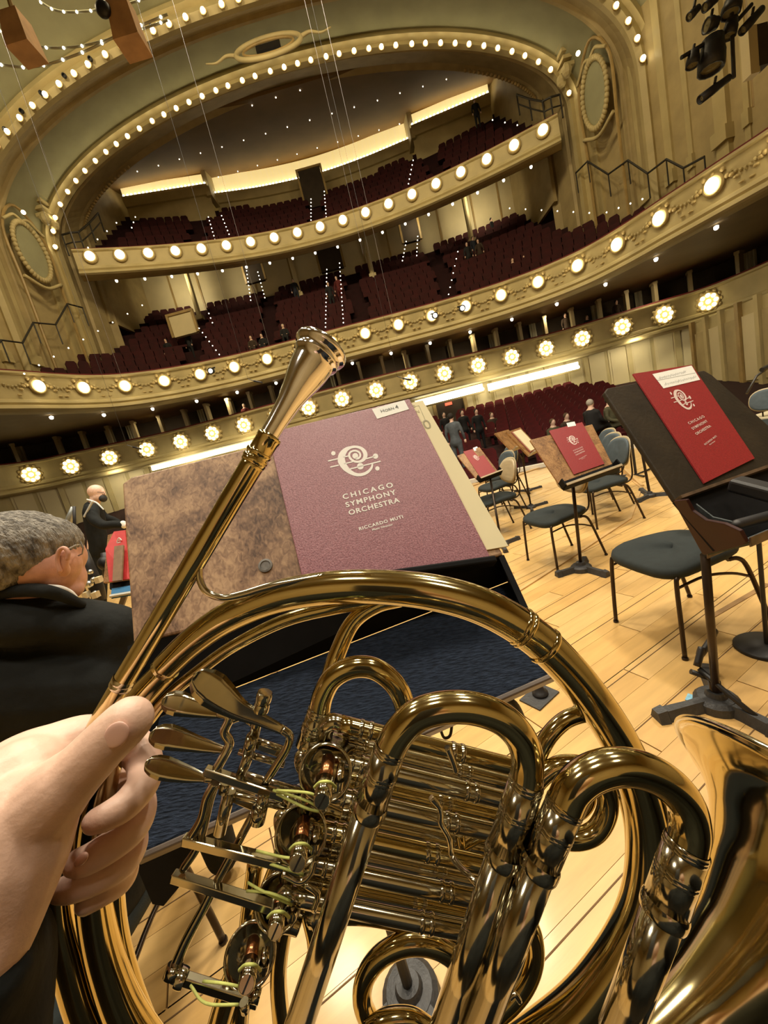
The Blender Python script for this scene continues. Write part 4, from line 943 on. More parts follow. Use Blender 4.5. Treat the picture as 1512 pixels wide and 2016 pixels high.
for (xa, ya), (xb, yb) in (((1297, 745), (1350, 732)), ((1308, 757), (1370, 742))):
    k_ = 46; pts_ = [b1.px(xa + (xb - xa) * i / k_, ya + (yb - ya) * i / k_ + 3.2 * math.sin(i * 2.3) * (.4 + .6 * abs(math.sin(i * .7))), .01) for i in range(k_ + 1)]
    obj('handwriting', flat2d(b1, [ribbon(pts_, [.0011] * (k_ + 1))], .0103), ink2, fo1)
obj('label_rule', flat2d(b1, [ribbon([b1.px(1294, 749, .01), b1.px(1369, 734, .01)], [.0012, .0012])], .0103), ink2, fo1)
# black case on the shelf
KS = empty('instrument_case', P(1480, 960, 1.35), 'black oblong case resting in the shelf of the nearest black stand', 'case')
bevel(obj('case_body', box(P(1508, 968, 1.34), (.07, .2, .05), axes=(b1.ex, (b1.ey * .8 - b1.n * .6).normalized(), b1.ex.cross((b1.ey * .8 - b1.n * .6).normalized()))), black, KS), .012, 3)
obj('roll', tube([P(1452, 1033, 1.27), P(1530, 1012, 1.3)], .018, 12, round_ends=True), black, KS, True)

# folded black stand and disc on the floor at the right edge
FS = empty('folding_stand', onZ(1400, 1330, 0), 'black folded stand arm leaning on the foot of the nearest black stand', 'stand')
obj('arm', tube(catmull([P(1406, 1243, 1.72), P(1398, 1262, 1.72), P(1378, 1290, 1.72), P(1382, 1275, 1.72), P(1372, 1312, 1.71)], 5), .014, 8), black, FS, True)
obj('strut', tube([P(1376, 1316, 1.71), P(1440, 1372, 1.62), P(1525, 1440, 1.52)], .011, 8), black, FS, True)
obj('foot', tube([P(1405, 1492, 1.50), P(1512, 1512, 1.46)], [.016, .011], 10, round_ends=True), black, FS, True)
obj('foot_tip', tube([P(1500, 1500, 1.45), P(1518, 1488, 1.44)], .018, 10, round_ends=True), mat('yellow_plastic', (.65, .50, .05), .5, noise=.1, nscale=20), FS, True)
obj('knob', ball(P(1405, 1243, 1.72), .017, 8, 6), black, FS, True); obj('crank', tube([P(1360, 1322, 1.72), P(1405, 1338, 1.7)], .012, 8), black, FS, True)
ds = onZ(1510, 1275, 0)
DS = empty('round_base', ds, 'round black weighted stand base at the right edge of the floor', 'stand')
obj('plate', lathe([(0, .13), (.012, .13), (.02, .12), (.024, .03)], ds, (0, 0, 1), 32), black, DS, True); obj('rod', tube([ds + Vector((0, 0, .02)), ds + Vector((0, 0, 1.0))], .01, 8), black, DS)
st_ = onZ(1358, 1374, 0); tag(obj('blue_sticker', box(st_ + Vector((0, 0, .002)), (.05, .025, .002), .7), mat('blue_label', (.25, .55, .75), .5, noise=.3, nscale=60)), 'small blue and white sticker on the floor by the cast base', 'sticker')

# ------------------------------------------------------------------ wooden-desk stands farther off
def small_stand(quad, zs, basepx, label, lipm=edge, tray=True, top=None):
    bl, br, tr, tl = [P(x, y, z) for (x, y), z in zip(quad, zs)]
    sh = Sheet(bl, br, tl); b0 = onZ(*basepx, 0)
    r = empty('music_stand', b0, label, 'music stand', 'music stands')
    bevel(obj('desk_board', slab([bl, br, tr, tl], .018), wood2, r), .004)
    m_ = (bl + br) / 2; dn = -sh.ey
    if tray:
        w = (br - bl).length
        obj('tray', join(box(m_ + dn * .03 + sh.n * .0, (w, .06, .012), axes=(sh.ex, sh.ey, sh.n)), box(m_ + dn * .065 + sh.n * .035, (w, .012, .08), axes=(sh.ex, sh.ey, sh.n)), box(bl + dn * .03 + sh.n * .035, (.012, .06, .07), axes=(sh.ex, sh.ey, sh.n)), box(br + dn * .03 + sh.n * .035, (.012, .06, .07), axes=(sh.ex, sh.ey, sh.n))), tray_black, r)
        obj('tray_edge', box(m_ + dn * .062 + sh.n * .077, (w, .018, .008), axes=(sh.ex, sh.ey, sh.n)), lipm, r)
    obj('pole', tube([b0 + Vector((0, 0, .03)), P(*top) if top else m_ + dn * .06], .0135, 10), legm, r, True)
    return r, sh, b0
wood2 = burl('walnut_stand_wood', (.10, .045, .015), (.24, .12, .042), (.36, .20, .075), 5)
tanedge = mat('tan_wood_edge', (.40, .32, .20), .5, noise=.2, nscale=10)
r, sh, b0 = small_stand(((1100, 952), (1206, 914), (1166, 835), (1043, 866)), (3.08, 3.14, 3.36, 3.30), (1145, 1122), 'walnut music stand on a cast tripod with a red folder, middle of the stage', tanedge, top=(1127, 948, 3.16))
tripod(b0, [onZ(1096, 1136, 0), onZ(1152, 1104, 0), onZ(1198, 1136, 0)], castiron, r, .075, .05, .06)
red_folder(sh, ((1130, 934), (1190, 913), (1146, 831), (1081, 848)), 'red folder with small white label on the walnut stand mid-stage', .008, lab=((1118, 841), (1134, 838), (1131, 830), (1115, 833)))
r, sh, b0 = small_stand(((938, 943), (980, 927), (944, 880), (900, 897)), (4.75, 4.85, 5.1, 5.0), (988, 1075), 'small far walnut stand with a red folder next to the sheet music', tanedge)
tripod(b0, [b0 + Vector((math.cos(a), math.sin(a), 0)) * .26 for a in (.4, 2.5, 4.6)], castiron, r, .07, .045)
red_folder(sh, ((946, 940), (976, 928), (941, 881), (912, 889)), 'small red folder on the far walnut stand next to the sheet music', .008, texts=False, lab=((934, 888), (942, 885), (939, 879), (931, 882)))
# two stands seen edge-on
for k, (a, b, basep, lab) in enumerate((((1010, 847), (1053, 892), (1046, 1000), 'thin stand seen edge-on carrying a pinkish folder, in front of the red seats'), ((987, 850), (1020, 884), (1040, 967), 'thin empty stand seen edge-on just left of the pinkish folder'))):
    A, B = P(*a, 5.4 + .7 * k), P(*b, 5.3 + .7 * k); b0 = onZ(*basep, 0); r = empty('music_stand', b0, lab, 'music stand', 'music stands')
    d = (B - A).normalized(); sd = Vector((.55, .75, .1)).normalized(); n = d.cross(sd).normalized()
    obj('desk_board', box((A + B) / 2, ((B - A).length, .5, .02), axes=(d, n.cross(d), n)), wood2, r)
    obj('ledge', box(B + n * .05, (.02, .5, .1), axes=(d, n.cross(d), n)), tanedge, r)
    obj('pole', tube([b0, b0 + Vector((0, 0, .6)), (A + B) / 2 - n * .02], .013, 8), legm, r, True)
    tripod(b0, [b0 + Vector((math.cos(q_), math.sin(q_), 0)) * .27 for q_ in (.2, 2.3, 4.4)], castiron, r, .06, .04)
    if k == 0:
        f = empty('music_folder', A, 'pinkish red folder lying on the thin stand seen edge-on', 'folder', 'orchestra folders')
        up = n if (CAM - A).dot(n) > 0 else -n
        obj('cover', box((A + B) / 2 + up * .02, ((B - A).length * .85, .3, .012), axes=(d, n.cross(d), n)), mat('faded_red_folder', (.42, .13, .11), .5, noise=.2, nscale=40), f)
        obj('pages', box((A + B) / 2 + up * .032, ((B - A).length * .8, .28, .01), axes=(d, n.cross(d), n)), papm, f)
b0 = onZ(1280, 978, 0); r = empty('music_stand', b0, 'dark stand pole on a wide tripod just left of the big black stand', 'music stand', 'music stands')
obj('pole', tube([b0, P(1262, 880, depth(b0) + .05)], .016, 8), legm, r); tripod(b0, [onZ(1254, 990, 0), onZ(1320, 974, 0), onZ(1262, 966, 0)], castiron, r, .06, .045, .07)
b0 = onZ(1252, 935, 0); r = empty('microphone_stand', b0, 'black stand with low cross feet beside the white stage edge', 'microphone stand')
obj('pole', tube([b0, b0 + Vector((0, 0, .75))], .02, 8), black, r); obj('feet', join(*[tube([b0, b0 + Vector((math.cos(a) * .3, math.sin(a) * .3, .02))], .016, 6) for a in (.3, 2.4, 4.5)]), black, r); obj('clamp', ball(b0 + Vector((0, 0, .62)), .05, 8, 6), black, r)
# boom microphone at the right edge
b0 = onZ(1530, 880, 0); r = empty('boom_microphone', b0, 'thin dark boom arm rising over the chair at the right edge', 'microphone')
obj('boom', tube([P(1470, 775, 4.2), P(1490, 740, 4.2), P(1516, 722, 4.25)], .012, 6), iron, r, True); obj('grip', tube([P(1500, 728, 4.2), P(1520, 718, 4.25)], .025, 8), black, r); obj('upright', tube([P(1516, 722, 4.25), b0], .012, 6), iron, r)
# white trunk by the right edge
p = onZ(1500, 838, .4); r = empty('keyboard_instrument', (p.x, p.y, 0), 'pale keyboard frame with a blue cover at the right edge behind the big stand', 'instrument')
obj('frame', box((p.x + .6, p.y + .3, .45), (1.2, .5, .1), .3), mat('ivory_frame', (.66, .58, .40), .5, noise=.1, nscale=5), r); obj('cover', box((p.x + .55, p.y + .1, .33), (1.1, .4, .12), .3), mat('teal_cover', (.05, .12, .13), .6, noise=.2, nscale=5), r)
for k in range(4): obj('leg', tube([(p.x + .1 + .9 * (k % 2), p.y + .05 + .4 * (k // 2), 0), (p.x + .1 + .9 * (k % 2), p.y + .05 + .4 * (k // 2), .42)], .025, 8), black, r)
# ================================================================== PEOPLE
skin = mat('skin', (.82, .55, .43), .45, noise=.18, nscale=60, bump=.06, bscale=500)
skinred = mat('flushed_skin', (.62, .33, .25), .5, noise=.2, nscale=45, bump=.05, bscale=300)
coat = mat('black_wool_jacket', (.009, .011, .011), .85, noise=.4, nscale=14, bump=.3, bscale=18, spec=.3)
shirt = mat('white_shirt', (.75, .75, .72), .7, noise=.05, nscale=20)
greyhair = mat('grey_hair', (.40, .37, .32), .7, noise=0, nscale=40, col2=(.07, .06, .05), stretch=(1.6, 2.6, .4), bump=.8, bscale=120, detail=8)
def chain(pts, seg=14, n=5):
    "pts: (px, py, depth, radius in px) -> rounded tapering limb"
    q = [(P(x, y, z), r * z / FPX) for x, y, z, r in pts]
    if len(q) > 2:
        c = catmull([p for p, _ in q], n); rr_ = lin([r for _, r in q], n)
    else: c, rr_ = [p for p, _ in q], [r for _, r in q]
    return tube(c, rr_, seg, round_ends=True)
def wchain(pts, seg=12, n=4):
    "the same from world points: (x, y, z, radius)"
    q = [Vector(p[:3]) for p in pts]; r = [p[3] for p in pts]
    if len(q) > 2: return tube(catmull(q, n), lin(r, n), seg, round_ends=True)
    return tube(q, r, seg, round_ends=True)
def pball(x, y, z, rx, ry, rz=None, rot=0.):
    c = P(x, y, z); k = z / FPX; a = RGT * math.cos(rot) + UPV * math.sin(rot); b = -RGT * math.sin(rot) + UPV * math.cos(rot)
    return ball(c, (rx * k, ry * k, (rz or rx) * k), 20, 14, (a, b, FWD))

# ---- the musician seated in front
D = .95
man = empty('person', P(60, 1700, D) * 1, 'grey-haired man in a black jacket seated in front, seen from behind', 'person')
blob('body', [pball(60, 1090, D, 88, 76, 84, -.1), pball(86, 1112, D - .01, 62, 56, 60), pball(122, 1142, D + .02, 34, 44, 50), pball(137, 1095, D + .03, 20, 34, 40, .15), pball(148, 1160, D + .02, 12, 16, 20),
              chain([(70, 1130, D, 60), (62, 1190, D + .02, 58), (55, 1250, D + .05, 50)]),
              pball(124, 1108, D - .075, 11, 30, 9, -.12), pball(127, 1122, D - .07, 9, 14, 12), chain([(60, 1300, D + .05, 55), (60, 1500, D + .05, 55)])], .004, skinred, man, 5)
# rim and lobe of the ear
obj('ear_rim', tube(catmull([P(x, y, D - .088) for x, y in ((118, 1124), (113, 1103), (117, 1084), (127, 1079), (134, 1088), (133, 1100))], 5), .0045, 8, round_ends=True), skinred, man, True)
hair = blob('hair', [pball(46, 1081, D - .010, 93, 77, 90, -.1), pball(26, 1117, D - .022, 70, 48, 84, -.1), pball(90, 1066, D - .004, 56, 50, 70, -.3)], .004, greyhair, man, 4)
tx = bpy.data.textures.new('hair_tufts', 'CLOUDS'); tx.noise_scale = .009; tx.noise_depth = 3
dm = hair.modifiers.new('tufts', 'DISPLACE'); dm.texture = tx; dm.strength = .006; dm.mid_level = .5; dm.texture_coords = 'GLOBAL'
jk = blob('jacket', [chain([(-70, 1262, D + .03, 62), (40, 1236, D + .03, 60), (150, 1236, D + .03, 58), (222, 1246, D + .04, 56)]), chain([(-80, 1360, D + .02, 95), (70, 1350, D + .01, 100), (205, 1345, D + .03, 80)]),
                     chain([(-80, 1520, D + .02, 100), (70, 1520, D + .02, 105), (210, 1510, D + .03, 80)]), chain([(-60, 1680, D + .02, 100), (70, 1680, D + .02, 105), (190, 1670, D + .03, 80)]),
                     chain([(222, 1250, D + .04, 54), (243, 1350, D + .05, 50), (262, 1480, D + .1, 46), (250, 1580, D + .25, 42)]), pball(50, 1218, D - .01, 120, 50, 84, -.04), pball(140, 1222, D + .01, 90, 44, 64, -.1), pball(-30, 1225, D - .01, 90, 46, 80), pball(20, 1200, D - .025, 120, 34, 66, -.02), pball(-60, 1205, D - .025, 90, 38, 66)], .007, coat, man, 4)
obj('jacket_collar', tube(catmull([P(x, y, z) for x, y, z in ((-30, 1178, D - .06), (30, 1164, D - .075), (80, 1163, D - .07), (120, 1172, D - .05), (160, 1190, D - .02))], 6), [.010 + .006 * math.sin(math.pi * k / 24) for k in range(25)], 10, round_ends=True), coat, man, True)
obj('shirt_collar', tube(catmull([P(x, y, z) for x, y, z in ((96, 1156, D - .055), (118, 1158, D - .045), (136, 1166, D - .03), (146, 1176, D - .02))], 5), .007, 8, round_ends=True), shirt, man, True)
obj('glasses', join(tube([P(132, 1082, D - .05), P(150, 1073, D - .03), P(158, 1072, D)], .0016, 6), tube([P(x, y, D) for x, y in ((158, 1066), (164, 1078), (162, 1090), (154, 1094))], .0018, 6)), mat('glass_frames', (.35, .33, .32), .3, metal=.6, noise=.2, nscale=30), man)
bs_ = P(60, 1800, D)
blob('trousers', [wchain([(bs_.x - .1, bs_.y + .05, .5, .11), (bs_.x - .1, bs_.y + .45, .48, .085), (bs_.x - .1, bs_.y + .47, .08, .06)]), wchain([(bs_.x + .12, bs_.y + .05, .5, .11), (bs_.x + .14, bs_.y + .45, .48, .085), (bs_.x + .14, bs_.y + .47, .08, .06)])], .02, coat, man, 3)
sc_ = empty('orchestra_chair', (bs_.x, bs_.y + .02, 0), 'dark chair under the seated grey-haired man in front', 'chair', 'musicians chairs'); sc_.rotation_euler = (0, 0, math.radians(92))
for n, me in CHAIR:
    if n.startswith('back'): continue
    o = bpy.data.objects.new(n, me); COL.objects.link(o); o.parent = sc_

# ---- bald man standing in profile behind him
D2 = 4.3
bm_ = empty('person', P(196, 1280, D2), 'bald man in black tailcoat and dark mask standing by a red folder', 'person')
Q = lambda x, y: (120 + x * .14876, 900 + y * .14876)
def qc(pts, z=D2): return chain([(*Q(x, y), z + dz, r * .14876) for x, y, dz, r in pts], 12, 5)
def qb(x, y, rx, ry, rz, z=D2, rot=0.): return pball(*Q(x, y), z, rx * .14876, ry * .14876, rz * .14876, rot)
blob('body', [qb(462, 455, 102, 92, 88), qb(490, 520, 78, 78, 70, rot=.2), qb(560, 470, 22, 40, 30), qb(585, 492, 14, 14, 14), qc([(455, 540, 0, 62), (440, 620, 0, 66)]), qb(470, 470, 14, 26, 92), qc([(440, 700, 0, 70), (440, 1200, 0, 80)]),
              qc([(470, 800, -.1, 30), (560, 895, -.25, 34), (800, 902, -.26, 30), (860, 900, -.26, 28)])], .008, skin, bm_, 4)
blob('tailcoat', [qc([(400, 665, 0, 88), (420, 720, -.03, 118), (450, 850, 0, 125), (470, 1000, 0, 118), (500, 1150, 0, 112), (490, 1260, 0, 105)]), qc([(410, 690, -.14, 84), (440, 820, -.24, 74), (560, 900, -.26, 62), (700, 890, -.26, 54), (810, 895, -.26, 48)]), qc([(470, 700, .15, 80), (560, 800, .2, 70), (700, 840, .24, 50), (770, 870, .24, 40)])], .012, coat, bm_, 4)
blob('trousers', [qc([(480, 1230, 0, 95), (480, 1500, 0, 80), (480, 1900, 0, 70), (480, 2300, 0, 60)]), qc([(520, 1230, .12, 90), (530, 1500, .12, 80), (530, 1900, .12, 70), (530, 2300, .12, 60)]), wchain([tuple(P(*Q(480, 2200), D2)) + (.05,), (P(*Q(480, 2200), D2).x, P(*Q(480, 2200), D2).y, .04, .05)])], .02, coat, bm_, 3)
obj('mask', qb(556, 545, 44, 50, 56, rot=.3), mat('dark_mask', (.03, .03, .032), .8, noise=.2, nscale=60), bm_, True)
obj('shirt_collar', qc([(350, 562, -.06, 12), (420, 585, -.1, 12), (480, 612, -.1, 12), (560, 690, -.1, 8)]), shirt, bm_, True)
obj('cuff', qc([(822, 880, -.26, 40), (836, 905, -.26, 40)]), shirt, bm_, True)
obj('glasses', join(tube([P(*Q(480, 462), D2 - .12), P(*Q(560, 468), D2 - .11)], .003, 6), tube([P(*Q(x, y), D2 - .1) for x, y in ((560, 468), (580, 480), (570, 500), (545, 490))], .003, 6)), black, bm_)
tag(obj('baton_case', tube([P(*Q(415, 590), 4.05), P(*Q(310, 785), 4.05)], .011, 8, round_ends=True), mat('pale_grey_tube', (.5, .52, .5), .4, noise=.1, nscale=30)), 'pale grey slim tube in front of the bald man', 'instrument part')
ins = empty('bassoon', P(*Q(100, 900), 2.2), 'grey-silver upper joint of an upright instrument beside the seated man', 'instrument')
obj('joint', tube([P(*Q(60, 1000), 2.2), P(*Q(115, 800), 2.2), P(*Q(160, 660), 2.2)], [.02, .017, .011], 12), mat('grey_silver', (.35, .38, .38), .35, metal=.5, noise=.2, nscale=30), ins, True)
obj('keywork', join(tube([P(*Q(175, 650), 2.17), P(*Q(180, 900), 2.17), P(*Q(200, 1060), 2.17)], .008, 8), ball(P(*Q(175, 960), 2.15), .018, 8, 6), ball(P(*Q(195, 1010), 2.15), .016, 8, 6)), black, ins, True)
# dark instrument and its stand to the right of his face
ins = empty('clarinet', P(*Q(400, 1640), 2.0), 'black keyed instrument leaning among stands beside the seated man', 'instrument')
obj('tube', tube([P(*Q(270, 1250), 2.0), P(*Q(360, 1450), 2.0), P(*Q(470, 1720), 2.0), P(*Q(520, 1900), 2.0)], [.03, .03, .034, .03], 12), black, ins, True)
obj('keys', join(*[ball(P(*Q(x, y), 1.96), r, 8, 6) for x, y, r in ((390, 1520, .014), (380, 1680, .02), (430, 1620, .014), (500, 1610, .012), (330, 1660, .016), (450, 1800, .014))]), mat('silver_keys', (.6, .6, .55), .25, metal=.9, noise=.1, nscale=30), ins, True)
obj('cork_blocks', join(*[box(P(*Q(x, y), 1.95), (.025, .03, .03)) for x, y in ((500, 1620), (340, 1820), (460, 1820))]), mat('ivory_block', (.72, .62, .40), .5, noise=.1, nscale=30), ins)
obj('head', join(ball(P(*Q(600, 1400), 2.1), .042, 10, 8), tube([P(*Q(580, 1260), 2.1), P(*Q(640, 1620), 2.1)], [.02, .028], 10)), black, ins, True)
# red folder stand by the bald man
b2 = Sheet(P(218, 1150, 1.75), P(268, 1140, 1.75), P(211, 1058, 1.9))
b0 = onZ(245, 1480, 0); r = empty('music_stand', b0, 'stand with red folder and blue shelf between the bald man and the wooden desk', 'music stand', 'music stands')
obj('desk_board', slab([P(*Q(560, 1660), 1.80), P(*Q(960, 1600), 1.80), P(*Q(960, 930), 1.95), P(*Q(620, 1030), 1.95)], .015), wood2, r)
obj('shelf', slab([P(*Q(660, 1840), 1.62), P(*Q(960, 1790), 1.62), P(*Q(960, 1690), 1.75), P(*Q(670, 1740), 1.75)], .012), mat('bright_blue_felt', (.012, .10, .22), .9, noise=.2, nscale=50), r)
obj('shelf_back', slab([P(*Q(645, 1745), 1.76), P(*Q(960, 1690), 1.76), P(*Q(960, 1620), 1.78), P(*Q(645, 1665), 1.78)], .01), tray_black, r)
obj('shelf_edge', tube([P(*Q(655, 1840), 1.61), P(*Q(965, 1788), 1.61)], .008, 6), mat('pale_edge', (.55, .55, .5), .5, noise=.1, nscale=20), r)
obj('pole', tube([b0, b0 + Vector((0, 0, .5)), P(250, 1160, 1.82)], .014, 8), legm, r)
fr = empty('music_folder', P(*Q(600, 1200), 1.84), 'red folder on the stand beside the bald man', 'folder', 'orchestra folders')
obj('cover', slab([P(*Q(640, 1650), 1.76), P(*Q(905, 1610), 1.76), P(*Q(850, 965), 1.92), P(*Q(700, 985), 1.92), P(*Q(588, 1215), 1.86)], .006), mat('bright_red_folder', (.50, .025, .025), .5, noise=.15, nscale=60), fr)
obj('emblem', join(tube(catmull([P(*Q(x, y), 1.88) for x, y in ((800, 1100), (770, 1070), (745, 1110), (750, 1135), (790, 1125))], 4), .003, 6), tube([P(*Q(750, 1105), 1.88), P(*Q(800, 1095), 1.88)], .002, 6)), whiteink, fr)
obj('pages', slab([P(*Q(680, 1640), 1.73), P(*Q(800, 1625), 1.73), P(*Q(825, 1160), 1.84), P(*Q(705, 1180), 1.84)], .01), mat('brown_score', (.22, .13, .07), .7, noise=.3, nscale=40), fr)
fr = empty('music_folder', P(*Q(230, 1500), 2.3), 'sliver of a red folder right beside the seated man face', 'folder', 'orchestra folders')
obj('cover', slab([P(*Q(200, 1660), 2.3), P(*Q(262, 1655), 2.3), P(*Q(305, 1410), 2.35), P(*Q(280, 1300), 2.38), P(*Q(200, 1290), 2.38)], .006), redf, fr); obj('pages', slab([P(*Q(262, 1655), 2.29), P(*Q(275, 1655), 2.29), P(*Q(310, 1420), 2.34), P(*Q(298, 1420), 2.34)], .006), papm, fr)

b0 = onZ(150, 1400, 0); b0 = Vector((P(*Q(240, 1500), 2.42).x, P(*Q(240, 1500), 2.42).y, 0))
r = empty('music_stand', b0, 'slim stand behind the seated man carrying the sliver of red folder', 'music stand', 'music stands')
obj('desk_board', slab([P(*Q(190, 1670), 2.33), P(*Q(258, 1665), 2.33), P(*Q(300, 1415), 2.38), P(*Q(276, 1305), 2.41), P(*Q(190, 1290), 2.41)], .012), wood2, r); obj('pole', tube([b0, P(*Q(230, 1600), 2.38)], .013, 8), legm, r); tripod(b0, [b0 + Vector((math.cos(a), math.sin(a), 0)) * .25 for a in (.5, 2.6, 4.7)], castiron, r, .06, .04)
# ---- audience: small standing and seated figures
clothes = {k: mat('cloth_' + k, c, .85, noise=.3, nscale=12) for k, c in dict(black=(.010, .010, .012), navy=(.012, .016, .03), olive=(.09, .085, .045), grey=(.10, .12, .14), brown=(.05, .03, .018), wine=(.12, .012, .012)).items()}
hairs = {k: mat('hair_' + k, c, .8, noise=.3, nscale=40) for k, c in dict(dark=(.02, .014, .01), white=(.45, .42, .36), brown=(.10, .06, .03)).items()}
def fig_geo(sit):
    if sit:
        body = [ball((0, 0, 1.18), (.085, .1, .12), 12, 8), wchain([(0, .02, 1.1, .055), (0, .03, .98, .06)], 8), wchain([(0, .03, .95, .14), (0, .03, .6, .15)], 10), ball((.14, -.42, .58), .045, 8, 6), ball((-.14, -.42, .58), .045, 8, 6)]
        cl = [wchain([(-.19, .03, .93, .075), (0, .03, .97, .09), (.19, .03, .93, .075)], 10), wchain([(0, .03, .9, .17), (0, .04, .5, .18)], 12), wchain([(.2, .02, .92, .06), (.25, -.05, .68, .055), (.14, -.38, .58, .045)], 8), wchain([(-.2, .02, .92, .06), (-.25, -.05, .68, .055), (-.14, -.38, .58, .045)], 8), wchain([(.1, 0, .47, .09), (.12, -.42, .47, .075), (.12, -.46, .06, .06)], 8), wchain([(-.1, 0, .47, .09), (-.12, -.42, .47, .075), (-.12, -.46, .06, .06)], 8)]
        h_ = ball((0, .025, 1.215), (.095, .1, .1), 12, 8)
    else:
        body = [ball((0, 0, 1.60), (.08, .095, .12), 12, 8), wchain([(0, .02, 1.5, .05), (0, .02, 1.4, .06)], 8), wchain([(0, .02, 1.35, .13), (0, .02, .95, .14)], 10), ball((.27, -.06, .82), (.045, .05, .08), 8, 6), ball((-.27, -.06, .82), (.045, .05, .08), 8, 6)]
        cl = [wchain([(-.18, .02, 1.37, .07), (0, .02, 1.4, .085), (.18, .02, 1.37, .07)], 10), wchain([(0, .02, 1.32, .16), (0, .02, 1.05, .14), (0, .02, .85, .17)], 12), wchain([(.2, .02, 1.36, .06), (.26, .02, 1.1, .055), (.27, -.06, .88, .045)], 8), wchain([(-.2, .02, 1.36, .06), (-.26, .02, 1.1, .055), (-.27, -.06, .88, .045)], 8), wchain([(.1, .02, .85, .1), (.11, .02, .48, .075), (.11, .02, .06, .055)], 8), wchain([(-.1, .02, .85, .1), (-.11, .02, .48, .075), (-.11, .05, .06, .055)], 8)]
        h_ = ball((0, .025, 1.635), (.09, .095, .1), 12, 8)
    return body, cl, h_
def baked(name, geos, voxel):
    o = blob(name, geos, voxel, None, None, 3); bpy.context.view_layer.update()
    me = bpy.data.meshes.new_from_object(o.evaluated_get(bpy.context.evaluated_depsgraph_get())); bpy.data.objects.remove(o); return me
FIG = {}
for sit in (False, True):
    bdy, cl, h_ = fig_geo(sit); FIG[sit] = (baked('body', bdy, .03), baked('clothes', cl, .035), meshdata('hair', *h_, None, True))
def figure(loc, sit, cloth, hr, rz, label, s=1.):
    r = empty('person', loc, label, 'person', 'audience members'); r.rotation_euler = (0, 0, rz); r.scale = (s, s, s)
    for nm, me, m in (('body', FIG[sit][0], skin), ('clothing', FIG[sit][1], clothes[cloth]), ('hair', FIG[sit][2], hairs[hr])):
        key = me.name + m.name
        if key not in TXT:
            m2 = me.copy(); m2.materials.clear(); m2.materials.append(m); TXT[key] = m2
        o = link(nm, TXT[key]); o.parent = r
def on_rake(px, py, up):
    d = ray(px, py); k = .78; c0 = ZM - .1 - 23.65 * k + up
    t = (c0 - CAM.z) / (d.z - k * d.y); p = CAM + d * t; return Vector((p.x, p.y, p.z - up))
for x, y, sit, cl, hr, rz, lab in (
    (509, 545, False, 'black', 'dark', .3, 'figure in black at the head of the left aisle with step lights on the balcony'), (522, 543, False, 'navy', 'dark', 2.0, 'dark-coated figure second in the group on the left balcony aisle'),
    (552, 532, False, 'black', 'dark', 1.2, 'figure standing against the pale balcony back wall, left of the centre aisle'), (581, 570, False, 'navy', 'dark', .2, 'dark figure among balcony seats just left of the centre aisle'),
    (650, 578, False, 'black', 'brown', .3, 'figure in black walking in the centre aisle of the balcony'), (666, 566, False, 'wine', 'brown', -.4, 'figure in dark red top beside the centre aisle of the balcony'), (657, 508, False, 'wine', 'dark', 0, 'figure in the doorway above the centre aisle'),
    (284, 690, False, 'black', 'dark', .4, 'leftmost dark figure in the left front of the balcony'), (332, 690, False, 'black', 'dark', .1, 'dark figure in the middle of the three at left front of the balcony'), (372, 676, False, 'black', 'brown', -.4, 'dark figure nearest the aisle lights at left front of the balcony'), (345, 640, True, 'black', 'dark', .4, 'dark seated figure by the pale opening in the left balcony'),
    (497, 678, True, 'brown', 'brown', .1, 'seated figure in brown, left of the couple near the balcony rail'), (518, 674, True, 'black', 'dark', 0, 'seated figure in black, right of the couple near the balcony rail'), (560, 655, True, 'black', 'white', .1, 'seated figure with pale hair near the mouthpiece on the balcony'),
    (922, 500, False, 'black', 'dark', .1, 'first figure of the group standing in the right balcony aisle'), (934, 488, False, 'navy', 'brown', .5, 'second figure of the group standing in the right balcony aisle'), (944, 494, False, 'brown', 'brown', -.5, 'figure in brown at the end of the group in the right balcony aisle'), (970, 450, False, 'black', 'dark', 1.0, 'lone dark figure above the group on the right balcony'),
    (1011, 526, True, 'brown', 'brown', 0, 'seated figure in brown near the right balcony rail, left of a pair'), (1033, 520, True, 'wine', 'brown', 0, 'seated figure in dark red near the right balcony rail, right of a pair'), (811, 452, False, 'black', 'dark', .2, 'figure in the lit doorway above the balcony between the pale panels'), (1097, 384, False, 'black', 'dark', 1.3, 'figure in black standing by the rail near the right wall of the balcony')):
    figure(on_rake(x, y, 1.0 if not sit else .8), sit, cl, hr, rz, lab)
p = onY(938, 222, 30.2); figure((p.x, p.y, p.z - .9), False, 'black', 'dark', 0, 'dark figure standing high in the top gallery before the cove light')
for x, y, sit, cl, hr, lab in ((1111, 612, False, 'brown', 'dark', 'standing figure in a dark box behind the lowest tier lamps'), (1155, 622, True, 'black', 'brown', 'seated figure in black in a box with a pale curtain'), (1214, 600, False, 'brown', 'dark', 'standing figure in the rightmost occupied box'), (482, 806, True, 'wine', 'white', 'pale-haired figure in a box left of the mouthpiece')):
    p = onY(x, y, 25.0); figure((p.x, 25.0, ZL + .12), sit, cl, hr, .1, lab)
def on_main(px, py, up):
    d = ray(px, py); k = .165; c0 = -1.0 - 9.8 * k + up; t = (c0 - CAM.z) / (d.z - k * d.y); p = CAM + d * t; return Vector((p.x, p.y, p.z - up))
